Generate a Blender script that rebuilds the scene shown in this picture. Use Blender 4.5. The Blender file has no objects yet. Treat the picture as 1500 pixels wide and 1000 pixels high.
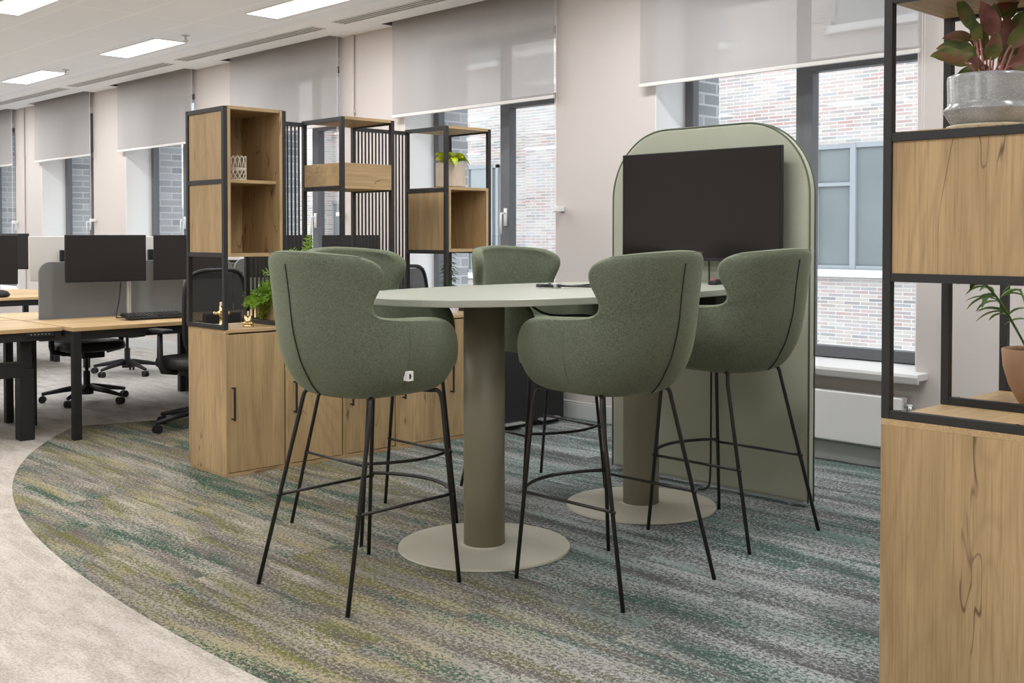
import bpy, bmesh, math, random
from mathutils import Vector, Matrix
PI = math.pi
SC = bpy.context.scene
COL = SC.collection
R = math.radians
H = 1.285

# ------------------------------------------------------------------ scene settings
SC.view_settings.view_transform = 'Standard'
SC.view_settings.look = 'None'
SC.view_settings.gamma = 1
SC.view_settings.use_curve_mapping = False
SC.view_settings.exposure = 0.0

# ------------------------------------------------------------------ camera
F = 1624.0
PITCH = R(1.4)
cd = bpy.data.cameras.new('camera')
cam = bpy.data.objects.new('camera', cd)
COL.objects.link(cam)
cam.location = (0, 0, H)
cam.rotation_euler = (R(90) - PITCH, 0, R(46.14))
cd.sensor_width = 36
cd.lens = F * 36 / 1500
cy = 345 + F * math.tan(PITCH)
cd.shift_y = -(500 - cy) / 1500
cd.clip_end = 200
SC.camera = cam

# ------------------------------------------------------------------ material helpers
class NT:
    def __init__(s, name):
        s.m = bpy.data.materials.new(name)
        s.m.use_nodes = True
        s.t = s.m.node_tree
        s.t.nodes.clear()
        s.out = s.n('ShaderNodeOutputMaterial')
    def n(s, typ, **kw):
        nd = s.t.nodes.new(typ)
        for k, v in kw.items():
            setattr(nd, k, v)
        return nd
    def l(s, a, b):
        s.t.links.new(a, b)
    def val(s, sock, v):
        if hasattr(v, 'is_linked') or isinstance(v, bpy.types.NodeSocket):
            s.l(v, sock)
        else:
            sock.default_value = v
    def math(s, op, a, b=0.0, c=None, clamp=False):
        nd = s.n('ShaderNodeMath', operation=op)
        nd.use_clamp = clamp
        s.val(nd.inputs[0], a); s.val(nd.inputs[1], b)
        if c is not None: s.val(nd.inputs[2], c)
        return nd.outputs[0]
    def mix(s, f, a, b, mode='MIX'):
        nd = s.n('ShaderNodeMix', data_type='RGBA', blend_type=mode)
        s.val(nd.inputs[0], f)
        for i, v in ((6, a), (7, b)):
            if isinstance(v, (tuple, list)):
                nd.inputs[i].default_value = (*v[:3], 1)
            else:
                s.l(v, nd.inputs[i])
        return nd.outputs[2]
    def coords(s, scale=(1, 1, 1), loc=(0, 0, 0), rnd=0.0, src='Object'):
        tc = s.n('ShaderNodeTexCoord')
        v = tc.outputs[src]
        if rnd:
            oi = s.n('ShaderNodeObjectInfo')
            mu = s.n('ShaderNodeVectorMath', operation='SCALE')
            mu.inputs[0].default_value = (rnd, rnd * 1.37, rnd * 0.73)
            s.l(oi.outputs['Random'], mu.inputs['Scale'])
            ad = s.n('ShaderNodeVectorMath', operation='ADD')
            s.l(v, ad.inputs[0]); s.l(mu.outputs[0], ad.inputs[1])
            v = ad.outputs[0]
        mp = s.n('ShaderNodeMapping')
        mp.inputs['Scale'].default_value = scale
        mp.inputs['Location'].default_value = loc
        s.l(v, mp.inputs['Vector'])
        return mp.outputs[0]
    def noise(s, vec, scale=1.0, detail=3.0, rough=0.5, dist=0.0):
        nd = s.n('ShaderNodeTexNoise')
        s.l(vec, nd.inputs['Vector'])
        nd.inputs['Scale'].default_value = scale
        nd.inputs['Detail'].default_value = detail
        nd.inputs['Roughness'].default_value = rough
        nd.inputs['Distortion'].default_value = dist
        return nd.outputs['Fac']
    def ramp(s, f, stops, interp='LINEAR'):
        nd = s.n('ShaderNodeValToRGB')
        nd.color_ramp.interpolation = interp
        e = nd.color_ramp.elements
        while len(e) < len(stops): e.new(0.5)
        for i, (p, c) in enumerate(stops):
            e[i].position = p
            e[i].color = (*c[:3], 1) if isinstance(c, (tuple, list)) else (c, c, c, 1)
        s.val(nd.inputs[0], f)
        return nd.outputs[0]
    def step(s, f, a, b):
        nd = s.n('ShaderNodeMapRange', interpolation_type='SMOOTHSTEP')
        s.val(nd.inputs[0], f)
        nd.inputs[1].default_value = a; nd.inputs[2].default_value = b
        return nd.outputs[0]
    def bsdf(s, col, rough=0.5, metal=0.0, spec=0.5, bump=None, bstr=0.3, bdist=0.002, **kw):
        b = s.n('ShaderNodeBsdfPrincipled')
        if isinstance(col, (tuple, list)): b.inputs['Base Color'].default_value = (*col[:3], 1)
        else: s.l(col, b.inputs['Base Color'])
        s.val(b.inputs['Roughness'], rough)
        b.inputs['Metallic'].default_value = metal
        b.inputs['Specular IOR Level'].default_value = spec
        for k, v in kw.items():
            b.inputs[k].default_value = v
        if bump is not None:
            bn = s.n('ShaderNodeBump')
            bn.inputs['Strength'].default_value = bstr
            bn.inputs['Distance'].default_value = bdist
            s.l(bump, bn.inputs['Height'])
            s.l(bn.outputs[0], b.inputs['Normal'])
        return b
    def fin(s, sh):
        s.l(sh.outputs[0], s.out.inputs[0])
        return s.m

def plain(name, col, rough=0.5, metal=0.0, spec=0.5, var=0.04, vs=8.0, bstr=0.05):
    t = NT(name)
    c = t.coords()
    n = t.noise(c, vs, 4)
    k = t.mix(n, tuple(x * (1 - var) for x in col), tuple(min(1, x * (1 + var)) for x in col))
    n2 = t.noise(c, vs * 20, 2)
    return t.fin(t.bsdf(k, rough, metal, spec, n2, bstr, 0.001))

def oak(name, axis, tone=1.0, dark=(0.300, 0.195, 0.092), light=(0.475, 0.330, 0.170)):
    t = NT(name)
    def sc(a, g):
        v = [a, a, a]; v[axis] = g
        return tuple(v)
    d = tuple(x * tone for x in dark); li = tuple(x * tone for x in light)
    mid = tuple((a * 0.45 + b * 0.55) for a, b in zip(d, li))
    warm = t.noise(t.coords(sc(2.6, 0.45), rnd=31), 1, 2, 0.5, 0.8)
    base = t.noise(t.coords(sc(6.5, 0.5), rnd=31), 1, 5, 0.66, 1.3)
    col = t.ramp(base, [(0.28, d), (0.47, mid), (0.68, li)])
    col = t.mix(t.step(warm, 0.35, 0.7), col, tuple(min(1, x * 1.08) for x in li))
    fine = t.noise(t.coords(sc(170, 4.0), rnd=31), 1, 3, 0.7)
    col = t.mix(t.math('MULTIPLY', t.step(fine, 0.42, 0.75), 0.5), col, tuple(x * 0.62 for x in d))
    # cathedral figure
    wv = t.n('ShaderNodeTexNoise')
    t.l(t.coords(sc(4.2, 0.5), rnd=57), wv.inputs['Vector'])
    wv.inputs['Scale'].default_value = 1; wv.inputs['Detail'].default_value = 1.5; wv.inputs['Distortion'].default_value = 0.5
    rg = t.math('FRACT', t.math('MULTIPLY', wv.outputs['Fac'], 13.0))
    rg = t.step(t.math('ABSOLUTE', t.math('SUBTRACT', rg, 0.5)), 0.25, 0.5)
    col = t.mix(t.math('MULTIPLY', rg, 0.22), col, tuple(x * 0.8 for x in d))
    # knots
    vo = t.n('ShaderNodeTexVoronoi')
    t.l(t.coords(sc(5.5, 2.6), rnd=31), vo.inputs['Vector'])
    vo.inputs['Scale'].default_value = 1
    kn = t.step(vo.outputs['Distance'], 0.10, 0.02)
    sep = t.n('ShaderNodeSeparateColor'); t.l(vo.outputs['Color'], sep.inputs[0])
    kn = t.math('MULTIPLY', kn, t.step(sep.outputs[0], 0.50, 0.54))
    col = t.mix(t.math('MULTIPLY', kn, 0.8), col, (0.10, 0.055, 0.03))
    # hairline cracks
    cr = t.noise(t.coords(sc(7.0, 0.8), rnd=91), 1, 3, 0.55, 0.4)
    cr = t.step(t.math('ABSOLUTE', t.math('SUBTRACT', cr, 0.5)), 0.0075, 0.0)
    msk = t.noise(t.coords(sc(3.4, 2.6), rnd=13), 1, 2)
    cr = t.math('MULTIPLY', cr, t.step(msk, 0.50, 0.60))
    col = t.mix(t.math('MULTIPLY', cr, 0.85), col, (0.09, 0.05, 0.03))
    return t.fin(t.bsdf(col, 0.52, 0, 0.35, fine, 0.15, 0.001))

def fabric(name, a, b, scale=330.0, rough=0.95, bstr=0.5):
    t = NT(name)
    c1 = t.coords((1, 1, 1.9))
    n1 = t.noise(c1, scale, 2, 0.6)
    c2 = t.coords((0.35, 0.35, 3.0))
    n2 = t.noise(c2, scale * 0.9, 2, 0.6)
    c3 = t.coords((2.2, 2.2, 0.5))
    n3 = t.noise(c3, scale * 0.7, 2, 0.6)
    w = t.math('ADD', t.math('MULTIPLY', n1, 0.4), t.math('ADD', t.math('MULTIPLY', n2, 0.35), t.math('MULTIPLY', n3, 0.25)))
    col = t.mix(t.step(w, 0.40, 0.60), a, b)
    big = t.noise(t.coords(), 7, 3)
    col = t.mix(t.math('MULTIPLY', t.step(big, 0.3, 0.7), 0.25), col, b)
    bs = t.bsdf(col, rough, 0, 0.2, w, bstr, 0.0025)
    bs.inputs['Sheen Weight'].default_value = 0.35
    bs.inputs['Sheen Roughness'].default_value = 0.5
    bs.inputs['Sheen Tint'].default_value = (*[min(1, x * 4) for x in b], 1)
    return t.fin(bs)

def carpet_mats():
    t = NT('carpet')
    tc = t.n('ShaderNodeTexCoord')
    P = tc.outputs['Object']
    sx = t.n('ShaderNodeSeparateXYZ'); t.l(P, sx.inputs[0])
    # planks 1.0 x 0.25 m, random per plank
    br = t.n('ShaderNodeTexBrick')
    t.l(t.coords((1, 1, 1), loc=(0.3, 0.1, 0)), br.inputs['Vector'])
    br.inputs['Color1'].default_value = (0, 0, 0, 1); br.inputs['Color2'].default_value = (1, 1, 1, 1)
    br.inputs['Mortar'].default_value = (0.5, 0.5, 0.5, 1)
    br.inputs['Scale'].default_value = 1; br.inputs['Mortar Size'].default_value = 0
    br.inputs['Brick Width'].default_value = 1.0; br.inputs['Row Height'].default_value = 0.25
    rnd = t.n('ShaderNodeSeparateColor'); t.l(br.outputs['Color'], rnd.inputs[0])
    off = t.n('ShaderNodeCombineXYZ')
    t.l(t.math('MULTIPLY', rnd.outputs[0], 1.2), off.inputs[0]); t.l(t.math('MULTIPLY', rnd.outputs[0], 0.35), off.inputs[1])
    ad = t.n('ShaderNodeVectorMath', operation='ADD'); t.l(P, ad.inputs[0]); t.l(off.outputs[0], ad.inputs[1])
    def mp(v, s, l=(0, 0, 0)):
        m = t.n('ShaderNodeMapping'); m.inputs['Scale'].default_value = s; m.inputs['Location'].default_value = l
        t.l(v, m.inputs['Vector']); return m.outputs[0]
    streak = t.noise(mp(ad.outputs[0], (0.9, 7.5, 1)), 1, 4, 0.62, 0.5)
    streak2 = t.noise(mp(ad.outputs[0], (2.6, 19, 1), (5, 3, 0)), 1, 3, 0.6)
    hue = t.noise(mp(ad.outputs[0], (0.55, 3.2, 1), (9, 1, 0)), 1, 3, 0.6, 0.4)
    lhue = t.noise(mp(ad.outputs[0], (0.7, 3.0, 1), (2, 7, 0)), 1, 2)
    # towards the windows: teal-grey yarn tones, plus cool daylight put into the colour
    cool = t.step(t.math('ADD', sx.outputs[1], t.math('MULTIPLY', sx.outputs[0], 0.55)), 0.55, 2.0)
    darkc = t.ramp(hue, [(0.32, (0.060, 0.064, 0.058)), (0.40, (0.030, 0.072, 0.048)), (0.455, (0.045, 0.085, 0.060)), (0.49, (0.105, 0.10, 0.086)), (0.53, (0.12, 0.10, 0.08)), (0.575, (0.125, 0.125, 0.035)), (0.64, (0.10, 0.09, 0.075))])
    darkk = t.ramp(hue, [(0.30, (0.060, 0.064, 0.066)), (0.44, (0.055, 0.10, 0.088)), (0.52, (0.095, 0.10, 0.10)), (0.70, (0.085, 0.082, 0.085))])
    lightc = t.ramp(lhue, [(0.34, (0.27, 0.25, 0.215)), (0.44, (0.42, 0.375, 0.31)), (0.50, (0.30, 0.275, 0.23)), (0.56, (0.37, 0.32, 0.20)), (0.66, (0.28, 0.265, 0.235))])
    lightk = t.ramp(lhue, [(0.32, (0.26, 0.28, 0.285)), (0.48, (0.46, 0.47, 0.47)), (0.7, (0.22, 0.30, 0.28))])
    dk = t.mix(cool, darkc, darkk); lk = t.mix(cool, lightc, lightk)
    sp = t.noise(mp(P, (62, 84, 1)), 1, 4, 0.8)
    sp2 = t.noise(mp(P, (150, 190, 1)), 1, 2, 0.7)
    dens = t.math('ADD', t.math('MULTIPLY', streak, 1.5), t.math('MULTIPLY', streak2, 0.65))
    f = t.math('ADD', t.math('MULTIPLY', t.math('SUBTRACT', dens, 1.075), 0.40), t.math('ADD', t.math('MULTIPLY', t.math('SUBTRACT', sp, 0.5), 1.35), t.math('ADD', 0.5, t.math('MULTIPLY', sp2, 0.45))))
    msk = t.step(f, 0.66, 0.85)
    inner = t.mix(msk, dk, lk)
    inner = t.mix(1.0, inner, (0.90, 0.90, 0.90), 'MULTIPLY')
    # taupe field carpet
    pl2 = t.noise(mp(ad.outputs[0], (3.2, 10.5, 1), (3, 3, 0)), 1, 6, 0.72, 0.3)
    ta = t.ramp(pl2, [(0.33, (0.43, 0.385, 0.335)), (0.5, (0.49, 0.445, 0.39)), (0.66, (0.55, 0.50, 0.445))])
    ta = t.mix(t.math('ADD', t.step(t.noise(mp(P, (70, 110, 1)), 1, 4, 0.8), 0.40, 0.56), t.math('MULTIPLY', t.math('SUBTRACT', pl2, 0.5), 2.2), clamp=True), t.mix(1.0, ta, (0.72, 0.70, 0.68), 'MULTIPLY'), ta)
    # boundary of the inlay: a large curve
    dx = t.math('ADD', sx.outputs[0], 3.2)
    d2 = t.math('MULTIPLY', dx, dx)
    ye = t.math('ADD', t.math('MULTIPLY', d2, 0.043), t.math('MULTIPLY', t.math('MULTIPLY', d2, d2), 0.0019))
    ye = t.math('ADD', ye, 1.674)
    ins = t.math('GREATER_THAN', sx.outputs[1], ye)
    wob = t.math('ADD', sx.outputs[0], t.math('MULTIPLY', t.math('ABSOLUTE', t.math('SUBTRACT', sx.outputs[1], 3.1)), -0.30))
    ins = t.math('MULTIPLY', ins, t.math('GREATER_THAN', wob, -7.40))
    # grey-blue field carpet beyond the desks
    gb = t.mix(t.step(sx.outputs[0], -6.9, -8.2), ta, t.mix(1.0, ta, (0.84, 0.90, 0.97), 'MULTIPLY'))
    col = t.mix(ins, gb, inner)
    hgt = t.noise(mp(P, (260, 260, 1)), 1, 2, 0.6)
    return t.fin(t.bsdf(col, 0.97, 0, 0.1, hgt, 0.6, 0.003))

def brick_mat(name, bw, bh, stops, mortar, swz, noise_amt=0.25, ms=0.09):
    t = NT(name)
    tc = t.n('ShaderNodeTexCoord')
    sx = t.n('ShaderNodeSeparateXYZ'); t.l(tc.outputs['Object'], sx.inputs[0])
    cb = t.n('ShaderNodeCombineXYZ')
    t.l(t.math('ADD', sx.outputs[0], sx.outputs[1]), cb.inputs[0]); t.l(sx.outputs[2], cb.inputs[1])
    br = t.n('ShaderNodeTexBrick')
    t.l(cb.outputs[0], br.inputs['Vector'])
    br.inputs['Scale'].default_value = 1
    br.inputs['Brick Width'].default_value = bw; br.inputs['Row Height'].default_value = bh
    br.inputs['Mortar Size'].default_value = bh * ms; br.inputs['Mortar Smooth'].default_value = 0.2
    br.inputs['Color1'].default_value = (0, 0, 0, 1); br.inputs['Color2'].default_value = (1, 1, 1, 1)
    br.inputs['Mortar'].default_value = (0.5, 0.5, 0.5, 1)
    s2 = t.n('ShaderNodeSeparateColor'); t.l(br.outputs['Color'], s2.inputs[0])
    col = t.ramp(s2.outputs[0], stops)
    nz = t.noise(t.coords((0.5, 0.5, 1.2)), 1.0, 4)
    col = t.mix(t.math('MULTIPLY', t.step(nz, 0.35, 0.65), noise_amt), col, mortar)
    col = t.mix(br.outputs['Fac'], col, mortar)
    return t.fin(t.bsdf(col, 0.85, 0, 0.2))

def glass_mat(name, tint=(0.97, 0.985, 0.985), refl=0.6):
    t = NT(name)
    tr = t.n('ShaderNodeBsdfTransparent'); tr.inputs[0].default_value = (*tint, 1)
    gl = t.n('ShaderNodeBsdfGlossy'); gl.inputs['Roughness'].default_value = 0.0
    fr = t.n('ShaderNodeFresnel'); fr.inputs['IOR'].default_value = 1.45
    mx = t.n('ShaderNodeMixShader')
    t.l(t.math('MULTIPLY', fr.outputs[0], refl), mx.inputs[0]); t.l(tr.outputs[0], mx.inputs[1]); t.l(gl.outputs[0], mx.inputs[2])
    return t.fin(mx)

def blind_mat():
    t = NT('blind_fabric')
    c = t.noise(t.coords((1, 1, 0.1)), 3.0, 3)
    col = t.mix(c, (0.50, 0.475, 0.46), (0.56, 0.535, 0.52))
    df = t.n('ShaderNodeBsdfDiffuse'); t.l(col, df.inputs[0])
    tl = t.n('ShaderNodeBsdfTranslucent'); t.l(col, tl.inputs[0])
    m1 = t.n('ShaderNodeMixShader'); m1.inputs[0].default_value = 0.38
    t.l(df.outputs[0], m1.inputs[1]); t.l(tl.outputs[0], m1.inputs[2])
    tr = t.n('ShaderNodeBsdfTransparent')
    lw = t.n('ShaderNodeLayerWeight'); lw.inputs['Blend'].default_value = 0.35
    f = t.math('MULTIPLY', t.math('SUBTRACT', 1.0, lw.outputs['Facing'], clamp=True), 0.20)
    m2 = t.n('ShaderNodeMixShader'); t.l(f, m2.inputs[0])
    t.l(m1.outputs[0], m2.inputs[1]); t.l(tr.outputs[0], m2.inputs[2])
    return t.fin(m2)

def mesh_fabric():
    t = NT('chair_mesh')
    w = t.n('ShaderNodeTexBrick'); w.offset = 0
    df = t.bsdf((0.012, 0.012, 0.013), 0.7)
    tr = t.n('ShaderNodeBsdfTransparent')
    n = t.noise(t.coords(), 400, 2)
    m2 = t.n('ShaderNodeMixShader')
    t.l(t.math('MULTIPLY', t.step(n, 0.45, 0.6), 0.25), m2.inputs[0])
    t.l(df.outputs[0], m2.inputs[1]); t.l(tr.outputs[0], m2.inputs[2])
    return t.fin(m2)

def ceil_mat():
    t = NT('ceiling_tiles')
    br = t.n('ShaderNodeTexBrick'); br.offset = 0
    t.l(t.coords((1, 1, 1), loc=(0.28, 0.06, 0)), br.inputs['Vector'])
    br.inputs['Scale'].default_value = 1; br.inputs['Brick Width'].default_value = 1.35
    br.inputs['Row Height'].default_value = 0.5; br.inputs['Mortar Size'].default_value = 0.022; br.inputs['Mortar Smooth'].default_value = 0.6
    br.inputs['Color1'].default_value = (0.86, 0.90, 0.95, 1); br.inputs['Color2'].default_value = (0.88, 0.915, 0.96, 1)
    br.inputs['Mortar'].default_value = (0.93, 0.96, 0.99, 1)
    return t.fin(t.bsdf(br.outputs['Color'], 0.6, 0, 0.3))

def emis(name, col, s):
    t = NT(name)
    e = t.n('ShaderNodeEmission'); e.inputs[0].default_value = (*col, 1); e.inputs[1].default_value = s
    return t.fin(e)

def leaf_mat(name, a, b, rim=None, sc=30, rough=0.45):
    t = NT(name)
    n = t.noise(t.coords(rnd=3), sc, 3)
    col = t.mix(t.step(n, 0.35, 0.65), a, b)
    if rim:
        n2 = t.noise(t.coords(rnd=9), sc * 0.5, 2)
        col = t.mix(t.step(n2, 0.48, 0.62), col, rim)
    b_ = t.bsdf(col, rough, 0, 0.4)
    tl = t.n('ShaderNodeBsdfTranslucent'); t.l(col, tl.inputs[0])
    m = t.n('ShaderNodeMixShader'); m.inputs[0].default_value = 0.25
    t.l(b_.outputs[0], m.inputs[1]); t.l(tl.outputs[0], m.inputs[2])
    return t.fin(m)

M = {}
M['oak_z'] = oak('oak_vertical', 2)
M['oak_y'] = oak('oak_along', 1)
M['oak_x'] = oak('oak_across', 0)
M['desk_oak'] = oak('desk_oak', 1, 1.2)
M['oak_rz'] = oak('oak_honey', 2, 0.9, (0.42, 0.275, 0.135), (0.62, 0.43, 0.23))
M['black'] = plain('black_steel', (0.022, 0.021, 0.020), 0.5, 0.0, 0.4)
M['leg'] = plain('black_tube', (0.020, 0.018, 0.016), 0.38, 0.2, 0.5)
M['plastic'] = plain('black_plastic', (0.013, 0.013, 0.014), 0.5, 0, 0.4)
M['screen'] = plain('screen_black', (0.022, 0.020, 0.020), 0.32, 0, 0.4, 0.02)
M['tv'] = plain('tv_glass', (0.012, 0.010, 0.009), 0.13, 0, 0.5, 0.0, 8, 0.0)
M['fabric'] = fabric('green_fabric', (0.058, 0.067, 0.044), (0.150, 0.166, 0.116), 300, bstr=0.7)
M['panel'] = fabric('panel_felt', (0.34, 0.35, 0.265), (0.45, 0.465, 0.365), 420, 0.95, 0.25)
M['piping'] = plain('piping', (0.11, 0.125, 0.09), 0.9)
M['seam'] = plain('seam_thread', (0.016, 0.018, 0.013), 0.9)
M['sage'] = plain('sage_lacquer', (0.335, 0.345, 0.285), 0.34, 0, 0.5, 0.02)
M['sage_leg'] = plain('sage_steel_shaded', (0.245, 0.225, 0.155), 0.42, 0, 0.5, 0.03)  # column gets less light than the base; that shade is in this colour
M['sage_base_lit'] = plain('sage_base_lit', (0.45, 0.43, 0.345), 0.42, 0, 0.5, 0.03)  # lighter copy of the column finish, brighter lighting put into the colour
M['wall'] = plain('wall_paint', (0.565, 0.52, 0.495), 0.85, 0, 0.2, 0.015, 2)
M['jamb'] = plain('daylit_plaster', (0.80, 0.80, 0.80), 0.8, 0, 0.2, 0.01)
M['white'] = plain('white_paint', (0.78, 0.775, 0.765), 0.45, 0, 0.4, 0.01)
M['plaster'] = plain('ceiling_plaster', (0.90, 0.92, 0.94), 0.8, 0, 0.2, 0.01)
M['base'] = plain('baseboard_paint', (0.52, 0.53, 0.52), 0.5, 0, 0.3, 0.01)
M['vent'] = plain('vent_dark', (0.12, 0.12, 0.12), 0.6)
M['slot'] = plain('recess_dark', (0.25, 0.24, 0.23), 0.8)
M['frame'] = plain('window_grey', (0.115, 0.12, 0.13), 0.42, 0, 0.45, 0.03)
M['glass'] = glass_mat('window_glass', refl=0.16)
M['blind'] = blind_mat()
M['grey_screen'] = fabric('desk_screen_felt', (0.145, 0.155, 0.158), (0.20, 0.21, 0.213), 500, 0.95, 0.1)
M['silver'] = plain('silver', (0.55, 0.55, 0.54), 0.35, 0.7)
M['pale'] = plain('pale_plastic', (0.66, 0.64, 0.61), 0.45)
M['chrome'] = plain('chrome', (0.75, 0.75, 0.75), 0.18, 1.0)
M['brass'] = plain('brass', (0.70, 0.52, 0.26), 0.24, 1.0)
M['candle'] = plain('cream_wax', (0.75, 0.66, 0.50), 0.6)
M['mesh'] = mesh_fabric()
M['ceil'] = ceil_mat()
M['lamp'] = emis('lamp_diffuser', (1.0, 0.99, 0.98), 4.0)
M['carpet'] = carpet_mats()
M['brick'] = brick_mat('red_brick', 0.30, 0.062, [(0.0, (0.19, 0.175, 0.175)), (0.25, (0.30, 0.25, 0.22)), (0.5, (0.36, 0.31, 0.275)), (0.75, (0.31, 0.195, 0.175)), (1.0, (0.24, 0.24, 0.245))], (0.44, 0.425, 0.41), 0, 0.45, 0.13)
M['greybrick'] = brick_mat('grey_brick', 0.30, 0.078, [(0.0, (0.17, 0.175, 0.182)), (0.5, (0.25, 0.255, 0.265)), (1.0, (0.33, 0.335, 0.345))], (0.44, 0.44, 0.45), 0, 0.2, 0.10)
M['stone'] = plain('pale_stone', (0.55, 0.545, 0.53), 0.8)
M['facade_frame'] = plain('facade_frame', (0.22, 0.23, 0.24), 0.5)
M['facade_glass'] = plain('facade_glass', (0.155, 0.168, 0.168), 0.08, 0, 0.8, 0.25, 0.8)
M['terracotta'] = plain('terracotta', (0.40, 0.25, 0.15), 0.8, 0, 0.2, 0.15, 20)
M['soil'] = plain('soil', (0.035, 0.025, 0.018), 0.95)
M['wicker'] = plain('pale_wicker', (0.72, 0.66, 0.56), 0.7)
M['potwood'] = plain('ribbed_taupe', (0.50, 0.43, 0.36), 0.75, 0, 0.2, 0.12, 30)
def glazed():
    t = NT('grey_glaze')
    n = t.noise(t.coords((1, 1, 2.5)), 9, 5, 0.6)
    col = t.ramp(n, [(0.3, (0.20, 0.205, 0.21)), (0.55, (0.31, 0.31, 0.305)), (0.75, (0.40, 0.37, 0.31))])
    s = t.noise(t.coords(), 300, 1)
    col = t.mix(t.math('MULTIPLY', t.step(s, 0.62, 0.7), 0.6), col, (0.6, 0.58, 0.52))
    return t.fin(t.bsdf(col, 0.22, 0, 0.6))
M['glaze'] = glazed()
M['glaze_rim'] = plain('glaze_rim', (0.42, 0.37, 0.26), 0.3)
M['fern'] = leaf_mat('fern_green', (0.13, 0.26, 0.02), (0.30, 0.48, 0.05))
M['fern2'] = leaf_mat('fern_bright', (0.26, 0.46, 0.05), (0.45, 0.66, 0.14))
M['trail'] = leaf_mat('trailing_green', (0.16, 0.22, 0.02), (0.36, 0.42, 0.05))
M['pothos'] = leaf_mat('lime_leaf', (0.35, 0.46, 0.02), (0.72, 0.75, 0.06))
M['palm'] = leaf_mat('palm_green', (0.05, 0.12, 0.02), (0.13, 0.24, 0.04))
M['agla'] = leaf_mat('red_green_leaf', (0.07, 0.11, 0.03), (0.17, 0.18, 0.05), (0.26, 0.10, 0.07), 22, 0.35)
M['agla_red'] = leaf_mat('red_leaf', (0.17, 0.065, 0.055), (0.31, 0.13, 0.11), (0.14, 0.14, 0.045), 22, 0.35)
M['pink'] = plain('pink_stem', (0.55, 0.22, 0.20), 0.5)
M['zz'] = leaf_mat('dark_green_leaf', (0.05, 0.12, 0.025), (0.14, 0.25, 0.05), None, 12)
M['red'] = plain('red_mark', (0.6, 0.05, 0.04), 0.5)
M['tagw'] = plain('white_tag', (0.75, 0.75, 0.72), 0.7)

# ------------------------------------------------------------------ mesh builder
class MB:
    def __init__(s):
        s.b = bmesh.new()
    def box(s, x0, x1, y0, y1, z0, z1, rot=None, about=None):
        r = bmesh.ops.create_cube(s.b, size=1)
        vs = r['verts']
        c = Vector(((x0 + x1) / 2, (y0 + y1) / 2, (z0 + z1) / 2))
        for v in vs:
            v.co = Vector((v.co.x * (x1 - x0), v.co.y * (y1 - y0), v.co.z * (z1 - z0))) + c
        if rot is not None:
            a = Vector(about) if about is not None else c
            for v in vs: v.co = rot @ (v.co - a) + a
        return s
    def tube(s, pts, r, n=10, caps=True):
        pts = [Vector(p) for p in pts]
        rs = r if isinstance(r, (list, tuple)) else [r] * len(pts)
        rings = []; up = None
        for i, p in enumerate(pts):
            if i == 0: d = pts[1] - p
            elif i == len(pts) - 1: d = p - pts[i - 1]
            else: d = (pts[i + 1] - p).normalized() + (p - pts[i - 1]).normalized()
            d.normalize()
            if up is None:
                up = Vector((0, 0, 1)) if abs(d.z) < 0.9 else Vector((1, 0, 0))
            a = up - d * up.dot(d)
            if a.length < 1e-5: a = d.orthogonal()
            a.normalize(); up = a
            b = d.cross(a)
            rings.append([s.b.verts.new(p + (a * math.cos(2 * PI * k / n) + b * math.sin(2 * PI * k / n)) * rs[i]) for k in range(n)])
        for i in range(len(rings) - 1):
            for k in range(n):
                s.b.faces.new((rings[i][k], rings[i][(k + 1) % n], rings[i + 1][(k + 1) % n], rings[i + 1][k]))
        if caps:
            s.b.faces.new(rings[0][::-1]); s.b.faces.new(rings[-1])
        return s
    def lathe(s, prof, c=(0, 0), n=40, cap=True):
        rings = []
        for r, z in prof:
            rings.append([s.b.verts.new((c[0] + r * math.cos(2 * PI * k / n), c[1] + r * math.sin(2 * PI * k / n), z)) for k in range(n)])
        for i in range(len(rings) - 1):
            for k in range(n):
                s.b.faces.new((rings[i][k], rings[i][(k + 1) % n], rings[i + 1][(k + 1) % n], rings[i + 1][k]))
        if cap:
            s.b.faces.new(rings[0][::-1]); s.b.faces.new(rings[-1])
        return s
    def prism(s, poly, axis, a0, a1):
        """poly = 2D points; axis = extrusion axis (0,1,2); remaining axes in order"""
        def mk(p, a):
            if axis == 0: return (a, p[0], p[1])
            if axis == 1: return (p[0], a, p[1])
            return (p[0], p[1], a)
        A = [s.b.verts.new(mk(p, a0)) for p in poly]; B = [s.b.verts.new(mk(p, a1)) for p in poly]
        s.b.faces.new(A); s.b.faces.new(B[::-1])
        n = len(poly)
        for i in range(n):
            s.b.faces.new((A[i], B[i], B[(i + 1) % n], A[(i + 1) % n]))
        return s
    def face(s, pts):
        s.b.faces.new([s.b.verts.new(p) for p in pts]); return s
    def build(s, name, mat, parent=None, bevel=0, smooth=False, sub=0, solid=0, flip=True, seg=2):
        if flip: bmesh.ops.recalc_face_normals(s.b, faces=s.b.faces)
        me = bpy.data.meshes.new(name)
        s.b.to_mesh(me); s.b.free()
        me.materials.append(M[mat] if isinstance(mat, str) else mat)
        if smooth:
            for p in me.polygons: p.use_smooth = True
        o = bpy.data.objects.new(name, me)
        COL.objects.link(o)
        if parent: o.parent = parent
        if solid:
            m = o.modifiers.new('solid', 'SOLIDIFY'); m.thickness = solid; m.offset = -1; m.use_even_offset = True
        if sub:
            m = o.modifiers.new('sub', 'SUBSURF'); m.levels = sub; m.render_levels = sub
        if bevel:
            m = o.modifiers.new('bev', 'BEVEL'); m.width = bevel; m.segments = seg; m.limit_method = 'ANGLE'; m.angle_limit = R(40)
        return o

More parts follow.
